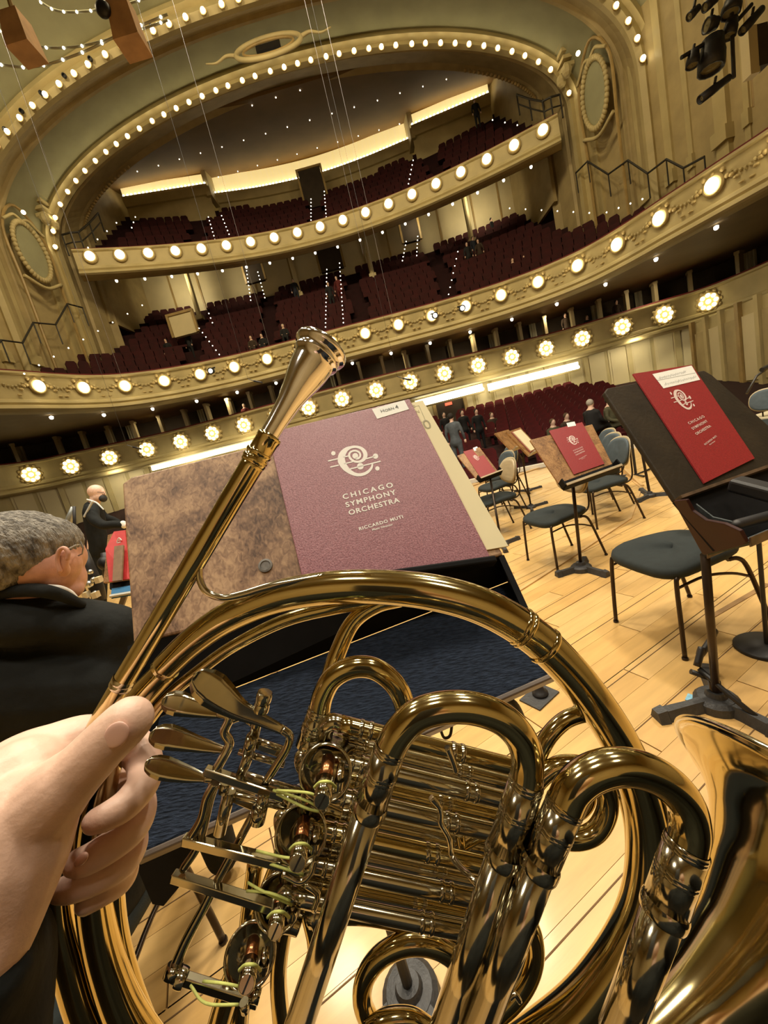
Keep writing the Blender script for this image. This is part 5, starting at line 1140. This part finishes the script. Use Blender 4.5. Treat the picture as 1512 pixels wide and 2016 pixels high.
for x, y, sit, cl, hr, lab, up in ((878, 838, False, 'black', 'dark', 'figure in black in the dark doorway on the main floor', 1.1), (914, 835, False, 'black', 'dark', 'figure in black just right of the main floor doorway', 1.1), (942, 834, False, 'black', 'dark', 'figure in black walking along the last row of main floor seats', 1.1), (971, 834, True, 'brown', 'brown', 'figure in brown seated in the last rows of the main floor', .8), (1091, 848, True, 'olive', 'brown', 'figure in an olive jacket sitting above the mid-stage red folder', .9), (1118, 836, True, 'brown', 'brown', 'figure in brown just right of the olive jacket', .9)):
    figure(on_main(x, y, up), sit, cl, hr, .2, lab)
p = onY(898, 870, 12.0); figure((p.x, 12.0, p.z - .85), False, 'grey', 'dark', 2.6, 'figure in a blue-grey jacket standing in the aisle beside the sheet music')
p = onY(1166, 818, 11.2); figure((p.x, 11.2, p.z - .85), True, 'black', 'white', 2.0, 'white-haired figure in black sitting close to the stage edge')
p = onY(1203, 812, 11.4); figure((p.x, 11.4, p.z - .85), True, 'olive', 'dark', .6, 'figure in a drab coat beside the white-haired one at the stage edge')
# ================================================================== THE HORN
brass = mat('lacquered_brass', (.60, .50, .255), .10, metal=1., noise=.10, nscale=22)
nickel = mat('nickel_silver', (.56, .52, .40), .12, metal=1., noise=.12, nscale=30)
silver = mat('silver_plate', (.86, .86, .92), .10, metal=1., noise=.08, nscale=40)
copper = mat('red_brass_spindle', (.52, .23, .10), .25, metal=1., noise=.25, nscale=60)
string_m = mat('yellow_green_cord', (.62, .66, .18), .7, noise=.2, nscale=300)
HORN = empty('french_horn', P(690, 1700, .2), 'brass double horn held upright by a hand in front of the wooden music desk', 'french horn')
def htube(name, pts, m=brass, seg=24, n=7, parent=None, caps=True, re=False):
    "pts: (px, py, depth, radius px)"
    q = [P(x, y, z) for x, y, z, r in pts]; rr_ = [r * z / FPX for x, y, z, r in pts]
    if len(q) > 2: q, rr_ = catmull(q, n), lin(rr_, n)
    return obj(name, tube(q, rr_, seg, caps, round_ends=re), m, parent or HORN, True)
def ferrule(name, a, b, r, m=nickel, parent=None, bead=1.16):
    "a collar between two points with a raised bead at each end"
    A, B = P(*a), P(*b); L_ = (B - A).length; r = r * a[2] / FPX; t = L_ * .16
    prof = [(0, r * .9), (0, r * bead), (t * .5, r * (bead + .05)), (t, r * bead), (t * 1.1, r), (L_ - t * 1.1, r), (L_ - t, r * bead), (L_ - t * .5, r * (bead + .05)), (L_, r * bead), (L_, r * .9)]
    return obj(name, lathe(prof, A, B - A, 28, caps=False), m, parent or HORN, True)
def ring(x, y, z, d, r, w=.0022, m=nickel, parent=None, name='ring'):
    "a bead around a tube: centre, direction px, radius px"
    A = P(x, y, z); B = P(x + d[0], y + d[1], z + (d[2] if len(d) > 2 else 0)); ax_ = (B - A).normalized(); rr_ = r * z / FPX
    return obj(name, lathe([(-w, rr_ * .98), (-w * .6, rr_ * 1.03), (0, rr_ * 1.045), (w * .6, rr_ * 1.03), (w, rr_ * .98)], A, ax_, 24, caps=False), m, parent or HORN, True)
# --- mouthpiece and leadpipe
mp_a, mp_b = P(632, 688, .222), P(510, 890, .205)
ax_ = mp_b - mp_a; Lm = ax_.length; px_ = .22 / FPX
prof = [(t * Lm, r * px_) for t, r in ((.10, 20), (.02, 34), (-.005, 44), (-.02, 48), (-.028, 50), (-.018, 53), (.006, 54), (.03, 52), (.045, 47), (.075, 45), (.09, 47), (.105, 46), (.115, 42), (.17, 40), (.24, 38), (.32, 34), (.42, 28), (.55, 22), (.75, 18), (1.0, 17))]
mpz = lathe(prof, mp_a, ax_, 40, caps=False); obj('mouthpiece', mpz, silver, HORN, True)
ferrule('receiver', (532, 858, .208), (497, 914, .205), 23, brass, bead=1.03)
ring(510, 892, .206, (-20, 33), 25, .0012, brass); ring(503, 903, .206, (-20, 33), 25, .0012, brass)
htube('leadpipe', [(503, 905, .206, 23), (440, 1010, .203, 22), (360, 1145, .200, 21), (290, 1262, .199, 20), (235, 1355, .200, 20), (180, 1460, .206, 21), (135, 1580, .212, 23), (112, 1700, .214, 25), (113, 1800, .213, 26), (135, 1900, .212, 27), (172, 2010, .212, 28), (240, 2120, .213, 29)])
ring(243, 1340, .1995, (-20, 36), 21, .0016); ring(239, 1348, .1995, (-20, 36), 21, .0016)
htube('leadpipe_brace', [(392, 1115, .200, 7), (394, 1142, .200, 7), (408, 1166, .200, 7), (440, 1177, .201, 7), (480, 1170, .203, 8), (540, 1153, .206, 9), (640, 1133, .209, 5)], nickel, 12)
# --- the big outer loop
htube('outer_branch', [(320, 1318, .216, 26), (380, 1262, .215, 28), (450, 1214, .214, 30), (540, 1176, .213, 32), (640, 1158, .212, 33), (740, 1155, .211, 34), (850, 1166, .210, 36), (950, 1194, .208, 37), (1040, 1245, .206, 37), (1110, 1308, .204, 36), (1172, 1385, .202, 36), (1222, 1465, .201, 36), (1258, 1550, .200, 37), (1276, 1640, .199, 38), (1274, 1735, .198, 39), (1250, 1825, .198, 40), (1200, 1915, .198, 42), (1130, 2000, .198, 44), (1020, 2090, .198, 46)], seg=32)
ring(1024, 1233, .2068, (46, 30), 38.5, .0016, brass, None, 'branch_ring'); ring(1032, 1239, .2066, (46, 32), 38.5, .0012, brass, None, 'branch_ring'); ring(1072, 1271, .2052, (42, 36), 38.5, .0016, brass, None, 'branch_ring')
htube('inner_branch', [(290, 1420, .222, 13), (330, 1372, .222, 12), (390, 1322, .221, 12), (460, 1272, .221, 12), (560, 1222, .222, 13), (660, 1196, .223, 14), (770, 1178, .225, 14)])
htube('left_branch', [(330, 1315, .217, 25), (262, 1392, .217, 27), (215, 1490, .217, 28), (190, 1600, .217, 29), (182, 1710, .216, 30), (190, 1810, .215, 31), (212, 1905, .214, 32), (252, 2005, .213, 34), (320, 2110, .213, 36)])
htube('inner_left_tube', [(262, 1560, .225, 14), (236, 1650, .225, 15), (228, 1740, .224, 15), (236, 1840, .223, 16), (262, 1940, .222, 16), (300, 2040, .222, 16)])
htube('outer_right_tube', [(1290, 1560, .212, 20), (1318, 1640, .21, 20), (1325, 1720, .208, 20), (1310, 1800, .207, 20), (1270, 1900, .206, 20), (1200, 2010, .206, 22)])
htube('right_parallel_tube', [(1236, 1560, .206, 20), (1252, 1640, .205, 20), (1250, 1730, .205, 20), (1226, 1820, .204, 21), (1170, 1920, .204, 22), (1080, 2020, .204, 24)])
# --- bell
bell_path = [(960, 2190, .230, 40), (1120, 2150, .236, 50), (1260, 2085, .244, 62), (1380, 1992, .252, 84), (1480, 1900, .258, 112), (1560, 1812, .264, 150), (1612, 1752, .268, 195), (1644, 1714, .271, 245), (1662, 1690, .273, 292), (1668, 1682, .2735, 312)]
htube('bell', bell_path, brass, 56, 6, caps=False)
q = [P(x, y, z) for x, y, z, r in bell_path]; dv_ = (q[-1] - q[-2]).normalized()
a_ = dv_.orthogonal().normalized(); b_ = dv_.cross(a_); rr_ = 312 * .2735 / FPX
obj('bell_rim', tube([q[-1] + (a_ * math.cos(t) + b_ * math.sin(t)) * rr_ for t in [2 * math.pi * k / 72 for k in range(72)]], .0022, 10, closed=True), nickel, HORN, True)
# --- rear tube coming down behind the first crook
htube('descending_tube', [(790, 1180, .226, 15), (740, 1192, .225, 16), (695, 1225, .222, 16), (665, 1285, .218, 17), (645, 1345, .214, 17), (628, 1400, .21, 17)], brass)
# --- crooks (tuning slides)
def crook(pts, legs, r, z, name, m=brass):
    c = empty(name, (0, 0, 0), None, None); c.parent = HORN; c.matrix_parent_inverse = Matrix.Translation(HORN.location).inverted()
    htube('bow', [(x, y, z + dz, r) for x, y, dz in pts], m, 28, 8, c)
    return c
def slide_leg(parent, a, b, c, r, z, zc=None):
    "sleeve from a to b (with rings), thicker collar at b, tube from b to c"
    zc = zc or z
    d = (b[0] - a[0], b[1] - a[1])
    htube('sleeve', [(*a, z, r * 1.06), (*b, z, r * 1.08)], nickel, 28, parent=parent)
    for t in (.02, .07, .40, .46): ring(a[0] + d[0] * t, a[1] + d[1] * t, z, d, r * 1.04, .0012, nickel, parent)
    ring(b[0], b[1], z, d, r * 1.12, .0026, nickel, parent, 'collar')
    htube('slide_tube', [(*b, z, r * .98), (*c, zc, r * .95)], nickel, 28, parent=parent)
c = crook([(628, 1402, 0), (636, 1368, 0), (655, 1335, 0), (690, 1315, 0), (730, 1314, 0), (765, 1334, 0), (788, 1365, .0), (798, 1400, .002), (800, 1440, .004)], None, 21, .196, 'rear_tuning_slide')
htube('sleeve', [(630, 1396, .196, 22), (604, 1468, .197, 23)], nickel, 24, parent=c)
for t in (.05, .14, .5, .58): ring(630 - 26 * t, 1396 + 72 * t, .196, (-26, 72), 22.5, .0012, nickel, c)
c = crook([(768, 1475, 0), (788, 1440, 0), (822, 1408, 0), (872, 1393, 0), (930, 1394, 0), (985, 1413, 0), (1022, 1448, 0), (1038, 1492, 0), (1036, 1540, 0)], None, 31, .152, 'front_tuning_slide')
slide_leg(c, (768, 1473), (728, 1590), (585, 2030), 30, .152, .158)
slide_leg(c, (1037, 1538), (990, 1683), (872, 2040), 31, .152, .156)
c = crook([(1113, 1585, 0), (1130, 1551, 0), (1163, 1524, 0), (1210, 1510, 0), (1262, 1515, 0), (1312, 1540, 0), (1346, 1578, 0), (1358, 1624, 0), (1352, 1668, 0)], None, 35, .142, 'wide_tuning_slide')
slide_leg(c, (1113, 1583), (1062, 1702), (935, 2040), 33, .144, .15)
slide_leg(c, (1352, 1664), (1308, 1790), (1215, 2040), 36, .142, .147)
# --- bundle of valve slide tubes
NT = 11
for i in range(NT):
    y0 = 1424 + i * 34; x0 = 668 - i * 9; x1 = 1028 - i * 8; z = .190 + .012 * (i % 2) - .0006 * i
    y1 = y0 + 90 - i * 1.5; r = 16.5 if i % 2 == 0 else 14.5
    t = empty('valve_slide', (0, 0, 0), None, None); t.parent = HORN; t.matrix_parent_inverse = Matrix.Translation(HORN.location).inverted()
    htube('slide_tube', [(x0, y0, z, r), ((x0 + x1) / 2, (y0 + y1) / 2, z, r), (x1, y1, z, r)], nickel if i % 3 else brass, 20, parent=t)
    htube('elbow', [(x0 + 4, y0 + 1, z, r), (x0 - 14, y0 - 2, z, r), (x0 - 26, y0 + 10, z + .002, r), (x0 - 30, y0 + 30, z + .006, r)], nickel, 18, 5, parent=t)
    for s in (.12, .17, .62 + .06 * (i % 3), .67 + .06 * (i % 3)): ring(x0 + (x1 - x0) * s, y0 + (y1 - y0) * s, z, (x1 - x0, y1 - y0), r + 1, .0011, nickel, t)
# bows that close the slides on the right
htube('slide_bow', [(1040, 1530, .205, 16), (1064, 1478, .205, 16), (1086, 1442, .205, 16), (1120, 1414, .206, 16), (1165, 1406, .207, 16), (1205, 1430, .208, 15), (1220, 1480, .21, 15)])
htube('slide_bow', [(1040, 1560, .2, 17), (1075, 1522, .2, 17), (1110, 1505, .2, 17), (1160, 1512, .2, 18), (1190, 1548, .2, 19), (1196, 1592, .2, 19), (1176, 1634, .2, 19), (1138, 1652, .2, 19), (1090, 1648, .2, 18), (1040, 1630, .2, 17)])
htube('slide_bow', [(1035, 1600, .208, 13), (1090, 1612, .208, 13), (1140, 1600, .208, 13), (1160, 1570, .208, 13), (1140, 1545, .208, 13), (1100, 1550, .208, 13)])
htube('slide_bow', [(905, 1640, .196, 9), (912, 1668, .196, 9), (932, 1655, .196, 9), (960, 1648, .196, 8), (972, 1670, .196, 8), (960, 1700, .196, 8)])
htube('third_slide_loop', [(1010, 1790, .205, 18), (1046, 1830, .205, 18), (1052, 1890, .205, 18), (1026, 1950, .205, 18), (970, 2000, .205, 18), (890, 2020, .205, 18)])
htube('lower_loop', [(905, 1985, .20, 19), (918, 1940, .20, 19), (900, 1893, .20, 19), (855, 1862, .20, 19), (800, 1858, .20, 19), (750, 1882, .20, 19), (719, 1925, .20, 19), (714, 1975, .20, 19), (735, 2025, .20, 19)], seg=24)
htube('lower_loop', [(725, 2030, .19, 17), (760, 2008, .19, 17), (810, 2006, .19, 17), (850, 2030, .19, 17)])
htube('connecting_tube', [(640, 1800, .206, 17), (720, 1800, .206, 17), (800, 1815, .206, 18), (880, 1846, .206, 18), (950, 1880, .206, 18), (1010, 1900, .206, 18)])
htube('descending_pair', [(572, 1790, .21, 15), (556, 1850, .211, 16), (548, 1930, .212, 16), (556, 2030, .213, 17)]); htube('descending_pair', [(560, 1680, .214, 20), (505, 1820, .214, 21), (455, 1940, .214, 22), (425, 2040, .215, 23)])
htube('descending_pair', [(600, 1780, .206, 13), (618, 1850, .206, 14), (620, 1900, .206, 14)]); htube('descending_pair', [(505, 1690, .222, 17), (492, 1800, .222, 18), (478, 1920, .222, 18), (470, 2030, .222, 18)])
# --- rotary valves
def valve(cx, cy, r, z, name='rotary_valve', d=(0.25, -.97)):
    v = empty(name, (0, 0, 0), None, None); v.parent = HORN; v.matrix_parent_inverse = Matrix.Translation(HORN.location).inverted()
    # casing: a short open cylinder whose axis rises toward the camera and down the picture
    base = P(cx + 14, cy - 30, z + .022); mouth = P(cx, cy, z); rr__ = r * z / FPX; a = mouth - base; L_ = a.length
    obj('casing', lathe([(0, rr__ * .3), (0, rr__), (L_ * .3, rr__ * 1.02), (L_ * .8, rr__ * 1.0), (L_ * .86, rr__ * 1.05), (L_, rr__ * 1.05), (L_, rr__ * .95), (L_ * .62, rr__ * .92), (L_ * .6, rr__ * .1)], base, a, 32, caps=False), nickel, v, True)
    # spindle, stop arm and drum with slotted screw, pointing down the picture
    sx, sy = cx + 3, cy - 6
    htube('spindle', [(sx + 4, sy - 22, z + .004, r * .27), (sx - 2, sy + 18, z - .006, r * .27)], copper, 18, parent=v)
    htube('drum', [(sx - 2, sy + 16, z - .006, r * .33), (sx - 8, sy + 56, z - .014, r * .36)], nickel, 20, parent=v)
    A = P(sx - 8, sy + 56, z - .014); B = P(sx - 10, sy + 64, z - .017); rs = r * .36 * (z - .014) / FPX
    obj('screw', lathe([(0, rs * .99), ((B - A).length * .6, rs * .95), ((B - A).length * .8, rs * .8)], A, B - A, 20), nickel, v, True)
    dd = (B - A).normalized(); s1_ = dd.orthogonal().normalized()
    obj('screw_slot', box(A + (B - A) * .82, (rs * 1.5, rs * .2, .0006), axes=(s1_, dd.cross(s1_), dd)), black, v)
    htube('stop_post', [(cx + 32, cy - 16, z, 8), (cx + 26, cy + 26, z - .006, 9)], nickel, 14, parent=v); ring(cx + 27, cy + 22, z - .006, (-5, 40), 10, .002, nickel, v)
    htube('cord', [(sx - 24, sy + 34, z - .014, 3), (sx - 12, sy + 24, z - .022, 3), (sx + 6, sy + 24, z - .022, 3), (sx + 18, sy + 34, z - .014, 3)], string_m, 8, parent=v)
    return v
valve(640, 1522, 50, .180); valve(592, 1644, 49, .182); valve(548, 1778, 44, .186); valve(492, 1882, 47, .184)
# --- levers
def paddle(pts, w, z0, z1, m=nickel, thick=.0005):
    q = [P(x, y, z0 + (z1 - z0) * i / (len(pts) - 1)) for i, (x, y) in enumerate(pts)]; q = catmull(q, 6); ww = lin(w, 6); n = len(q); rows = []
    for i in range(n):
        t = (q[min(i + 1, n - 1)] - q[max(i - 1, 0)]).normalized(); v = (CAM - q[i]).normalized(); s = t.cross(v).normalized(); u = s.cross(t).normalized(); h2 = ww[i] * z0 / FPX / 2
        rows.append([q[i] - s * h2, q[i] - s * h2 * .5 - u * thick * .5, q[i] + s * h2 * .5 - u * thick * .5, q[i] + s * h2, q[i] + s * h2 * .5 - u * thick * 2.2, q[i] - s * h2 * .5 - u * thick * 2.2])
    g = grid(rows, True); g[1].append(tuple(range(5, -1, -1))); k = len(g[0]); g[1].append(tuple(range(k - 6, k))); return g
def lever(pd, w, z0, z1, lab=None):
    v = empty('lever', (0, 0, 0), None, None); v.parent = HORN; v.matrix_parent_inverse = Matrix.Translation(HORN.location).inverted()
    obj('paddle', paddle(pd, w, z0, z1), nickel, v, True); return v
def bar(v, a, b, z0, z1, w, h_, m=nickel, name='lever_arm'):
    A, B = P(*a, z0), P(*b, z1); d = (B - A).normalized(); s = d.cross(FWD).normalized(); u = s.cross(d)
    return bevel(obj(name, box((A + B) / 2, ((B - A).length, w * z0 / FPX, h_ * z0 / FPX), axes=(d, s, u)), m, v), .0005)
v1 = lever([(383, 1327), (389, 1332), (402, 1344), (420, 1358), (440, 1374), (470, 1396), (510, 1415), (548, 1433), (562, 1440)], [6, 38, 60, 66, 58, 40, 25, 18, 16], .178, .184)
htube('lever_rod', [(556, 1436, .184, 8), (570, 1448, .184, 8), (566, 1470, .185, 8), (548, 1500, .186, 8), (524, 1538, .188, 8)], nickel, 14, parent=v1)
bar(v1, (404, 1516), (560, 1568), .186, .186, 16, 16)
v2 = lever([(319, 1379), (324, 1380), (336, 1382), (352, 1385), (368, 1389), (400, 1397), (438, 1404), (452, 1410)], [4, 28, 42, 46, 42, 30, 19, 13], .188, .192)
htube('lever_rod', [(430, 1402, .191, 8), (452, 1412, .19, 9), (442, 1440, .19, 9), (452, 1462, .19, 9), (440, 1490, .188, 9), (424, 1518, .187, 9)], nickel, 14, parent=v2)
htube('lever_rod', [(455, 1418, .191, 7), (478, 1412, .191, 7), (498, 1424, .191, 7)], nickel, 12, parent=v2)
v3 = lever([(296, 1443), (301, 1445), (314, 1448), (332, 1451), (350, 1455), (385, 1464), (420, 1472), (440, 1476)], [4, 28, 42, 46, 42, 30, 19, 13], .188, .191)
htube('lever_rod', [(424, 1540, .187, 9), (408, 1570, .187, 9), (398, 1610, .187, 9), (376, 1648, .187, 9)], nickel, 14, parent=v3)
bar(v3, (362, 1652), (600, 1712), .187, .180, 17, 18)
v4 = lever([(286, 1501), (292, 1503), (305, 1507), (322, 1512), (340, 1517), (372, 1525), (398, 1531), (412, 1534)], [4, 26, 38, 42, 38, 28, 16, 12], .188, .190)
htube('lever_rod', [(404, 1532, .19, 7), (424, 1538, .19, 7), (412, 1580, .189, 8), (392, 1660, .188, 8), (360, 1712, .187, 8)], nickel, 14, parent=v4)
bar(v4, (340, 1724), (548, 1790), .187, .183, 17, 18)
vt = lever([(330, 1915), (345, 1922), (362, 1930)], [20, 22, 20], .182, .182)
htube('lever_rod', [(500, 1600, .192, 8), (468, 1660, .190, 8), (430, 1730, .188, 8), (400, 1790, .186, 9), (368, 1850, .184, 10), (344, 1905, .182, 11)], nickel, 16, parent=vt)
htube('knob', [(346, 1898, .182, 15), (338, 1925, .180, 17)], nickel, 18, parent=vt); ring(357, 1925, .181, (20, 8), 17, .002, nickel, vt)
bar(vt, (362, 1926), (508, 1972), .181, .176, 19, 16); htube('stop_screw', [(480, 1972, .172, 9), (484, 1990, .172, 9)], nickel, 12, parent=vt); htube('stop_screw', [(497, 1958, .174, 12), (512, 1962, .174, 12)], nickel, 14, parent=vt)
for a, b, c_, zz in (((538, 1556), (600, 1575), (628, 1590), .178), ((545, 1563), (600, 1590), (628, 1598), .178), ((545, 1556), (600, 1560), (622, 1566), .176), ((505, 1675), (560, 1688), (596, 1690), .176), ((522, 1698), (560, 1710), (598, 1722), .176), ((488, 1738), (520, 1756), (575, 1782), .178), ((486, 1754), (530, 1758), (572, 1774), .177), ((400, 1932), (440, 1936), (470, 1942), .17), ((375, 1940), (405, 1975), (470, 1978), .172)):
    htube('cord', [(*a, zz + .006, 2.6), (*b, zz, 2.6), (*c_, zz, 2.6)], string_m, 8, 6)
# hinge posts, rods and bracket plates between the levers
for x, y0, y1, x1, r, z in ((522, 1362, 1398, 512, 14, .186), (512, 1398, 1448, 500, 10, .19), (498, 1448, 1480, 488, 12, .188), (492, 1480, 1526, 474, 10, .19), (520, 1560, 1592, 514, 12, .184), (512, 1590, 1618, 506, 15, .182), (452, 1556, 1640, 432, 12, .194), (445, 1540, 1560, 440, 10, .19)):
    htube('hinge_post', [(x, y0, z, r), (x1, y1, z, r)], nickel, 18)
ring(520, 1372, .186, (-8, 36), 15, .002); ring(515, 1392, .186, (-8, 36), 15, .002)
for a, b, z in (((486, 1452), (566, 1478), .192), ((470, 1480), (560, 1505), .194), ((440, 1560), (560, 1590), .194), ((470, 1520), (600, 1560), .198), ((412, 1540), (500, 1570), .196)): htube('hinge_rod', [(*a, z, 6), (*b, z, 6)], nickel, 12)
bar(HORN, (505, 1462), (562, 1482), .196, .196, 22, 8, name='bracket_plate'); bar(HORN, (450, 1560), (520, 1590), .198, .198, 26, 8, name='bracket_plate')
# braces
for pts, r in ((((848, 1570), (866, 1592), (868, 1620), (884, 1650), (892, 1690), (930, 1730), (945, 1750)), 6), (((988, 1740), (1010, 1738), (1022, 1746), (1030, 1760), (1046, 1780)), 6), (((926, 1925), (950, 1910), (962, 1898), (972, 1915), (986, 1946)), 6), (((1004, 1965), (1014, 1958), (1024, 1972)), 5), (((556, 1720), (590, 1735), (612, 1720), (622, 1690)), 6), (((600, 1740), (625, 1760), (618, 1790)), 6), (((880, 1470), (892, 1500), (898, 1520)), 6)):
    htube('brace', [(x, y, .172 if x < 900 else .158, r) for x, y in pts], nickel, 12, 6)
# casing clutter round the valves: balls, knuckles, caps
for x, y, z, r in ((610, 1462, .196, 24), (600, 1500, .2, 26), (575, 1575, .2, 26), (560, 1620, .204, 26), (640, 1590, .2, 28), (625, 1690, .198, 26), (665, 1640, .2, 26), (600, 1750, .2, 28), (560, 1700, .205, 26), (620, 1800, .2, 24), (560, 1810, .2, 22), (690, 1440, .198, 20)):
    htube('knuckle', [(x - 12, y + 4, z, r * .8), (x, y, z, r), (x + 16, y + 6, z, r * .85), (x + 30, y + 12, z, r * .8)], nickel, 18, 5)

# ================================================================== THE PLAYER'S HAND
ME = empty('person', (0, -.3, 0), 'player at the camera, bare left hand gripping the horn tubing, black sleeve', 'person')
hand = blob('hand', [
    chain([(-60, 1950, .150, 62), (-25, 1880, .152, 68), (5, 1790, .156, 78), (30, 1690, .160, 92), (50, 1610, .165, 92)]),        # heel of the hand to the thumb root
    chain([(-60, 1700, .168, 90), (-10, 1590, .172, 100), (40, 1545, .178, 86)]),
    chain([(60, 1610, .165, 80), (120, 1550, .163, 62), (160, 1512, .163, 52), (208, 1462, .163, 48), (243, 1428, .164, 47), (254, 1418, .164, 45)]),   # thumb
    chain([(-20, 1570, .182, 84), (50, 1512, .190, 70), (110, 1478, .198, 54), (170, 1454, .208, 44), (230, 1462, .214, 36)]),      # root of the index finger
    chain([(0, 1640, .19, 80), (80, 1600, .225, 60), (170, 1570, .246, 46)]),
    chain([(160, 1480, .232, 36), (240, 1462, .234, 36), (280, 1488, .222, 33), (284, 1536, .206, 31), (252, 1580, .192, 30), (212, 1606, .185, 27), (188, 1616, .184, 24)]),   # index
    chain([(150, 1560, .242, 36), (235, 1550, .238, 34), (272, 1578, .222, 31), (266, 1622, .204, 31), (226, 1660, .191, 30), (176, 1690, .184, 28), (152, 1698, .183, 25)]),   # middle
    chain([(140, 1620, .244, 34), (220, 1620, .238, 32), (258, 1648, .222, 29), (248, 1690, .205, 29), (204, 1722, .192, 28), (150, 1746, .185, 26), (122, 1752, .184, 23)]),   # ring
    chain([(130, 1680, .244, 30), (205, 1690, .236, 28), (243, 1704, .222, 25), (238, 1732, .207, 25), (204, 1756, .196, 24), (172, 1776, .190, 22)]),                  # little
], .0014, skin, ME, 5)
nz = .1530
na = (P(262, 1405, .1535) - P(205, 1470, .1535)).normalized(); nb = na.cross(FWD).normalized()
obj('thumb_nail', ball(P(229, 1447, .1545), (.0060, .0045, .0008), 20, 12, (na, nb, na.cross(nb))), mat('nail', (.80, .50, .42), .25, noise=.05, nscale=100), ME, True)
obj('finger_nail', ball(P(160, 1692, .1775), (.0038, .0030, .0012), 14, 10, ((P(190, 1672, .18) - P(140, 1700, .18)).normalized(), UPV, FWD)), MATS['nail'], ME, True)
w0 = P(-70, 1960, .152)
blob('jacket', [wchain([tuple(P(-34, 1930, .151)) + (.0188,), tuple(P(-95, 2060, .16)) + (.034,), (-.27, -.02, 1.06, .062), (-.36, -.16, 1.0, .075), (-.24, -.28, 1.16, .08)], 14), wchain([(-.2, -.26, 1.20, .09), (0, -.26, 1.24, .1), (.2, -.26, 1.20, .09)], 14), wchain([(0, -.25, 1.12, .2), (0, -.25, .8, .2), (0, -.27, .55, .2)], 16), wchain([(0, -.13, 1.10, .155), (0, -.12, .7, .16)], 14), wchain([(-.18, -.21, 1.10, .17), (-.18, -.2, .6, .17)], 12), wchain([(.18, -.21, 1.10, .17), (.18, -.2, .6, .17)], 12), wchain([(.24, -.26, 1.17, .08), (.40, -.14, .98, .075), (.30, .02, 1.05, .055), (.16, -.04, 1.3, .045)], 12)], .008, coat, ME, 4)
blob('head', [ball((0, -.3, 1.5), (.08, .1, .12), 14, 10), wchain([(0, -.3, 1.4, .055), (0, -.28, 1.24, .06)], 10)], .01, skin, ME, 3)
blob('trousers', [wchain([(.1, -.3, .52, .11), (.22, .12, .53, .09), (.24, .16, .08, .06)], 12), wchain([(-.1, -.3, .52, .11), (-.25, .12, .53, .09), (-.26, .16, .08, .06)], 12)], .02, coat, ME, 3)
pc = empty('orchestra_chair', (0, -.32, 0), 'dark chair under the player at the camera', 'chair', 'musicians chairs'); pc.rotation_euler = (0, 0, math.radians(90))
for n, me in CHAIR:
    if n.startswith('back'): continue
    o = bpy.data.objects.new(n, me); COL.objects.link(o); o.parent = pc

# the phone the picture is taken with, just behind the lens, and the right hand that holds it
PH = empty('smartphone', CAM - FWD * .014, 'black phone held upright by the player to take the picture', 'phone')
bevel(obj('case', box(CAM - FWD * .016 - UPV * .045 - RGT * .015, (.078, .155, .009), axes=(RGT, UPV, -FWD)), black, PH), .003)
obj('screen', box(CAM - FWD * .0212 - UPV * .045 - RGT * .015, (.07, .147, .0012), axes=(RGT, UPV, -FWD)), mat('dark_screen', (.02, .02, .025), .1, noise=.1, nscale=5), PH)

# ---- single out look-alikes by their place along the row they stand in
def seen_x(o):
    v = Vector(o.location) - CAM; z = v.dot(FWD)
    if z <= 0: return None
    qx, qy = W / 2 + FPX * v.dot(RGT) / z, H / 2 - FPX * v.dot(UPV) / z
    return (qx, qy) if -10 < qx < W + 10 and -10 < qy < H + 10 else None
def nth(k): return '%d%s' % (k, 'th' if 10 <= k % 100 <= 20 else {1: 'st', 2: 'nd', 3: 'rd'}.get(k % 10, 'th'))
rows_ = {}
for o in list(scene.objects):
    g_ = o.get('group')
    if g_ in ('bulbs along the inner arch', 'bulbs along the outer arch', 'curtains behind the boxes', 'black ports along the outer arch', 'down lights under the gallery', 'down lights under the balcony') and o.parent is None:
        q = seen_x(o)
        if q is None: continue          # outside the frame
        rows_.setdefault(g_, []).append((q[0], o))
    elif g_ == 'main floor theatre seats':
        rows_.setdefault(round((o.location.y + (o.location.x - HX) ** 2 * .004 - 10.9) / .92), []).append((o.location.x, o))
for k_, lst in rows_.items():
    for i_, (_, o) in enumerate(sorted(lst, key=lambda t: t[0])):
        if isinstance(k_, int): o['label'] = 'dark red theatre chair, %s from the left in row %d from the stage' % (nth(i_ + 1), k_ + 1)
        else: o['label'] = o['label'] + ', %s from the left' % nth(i_ + 1)
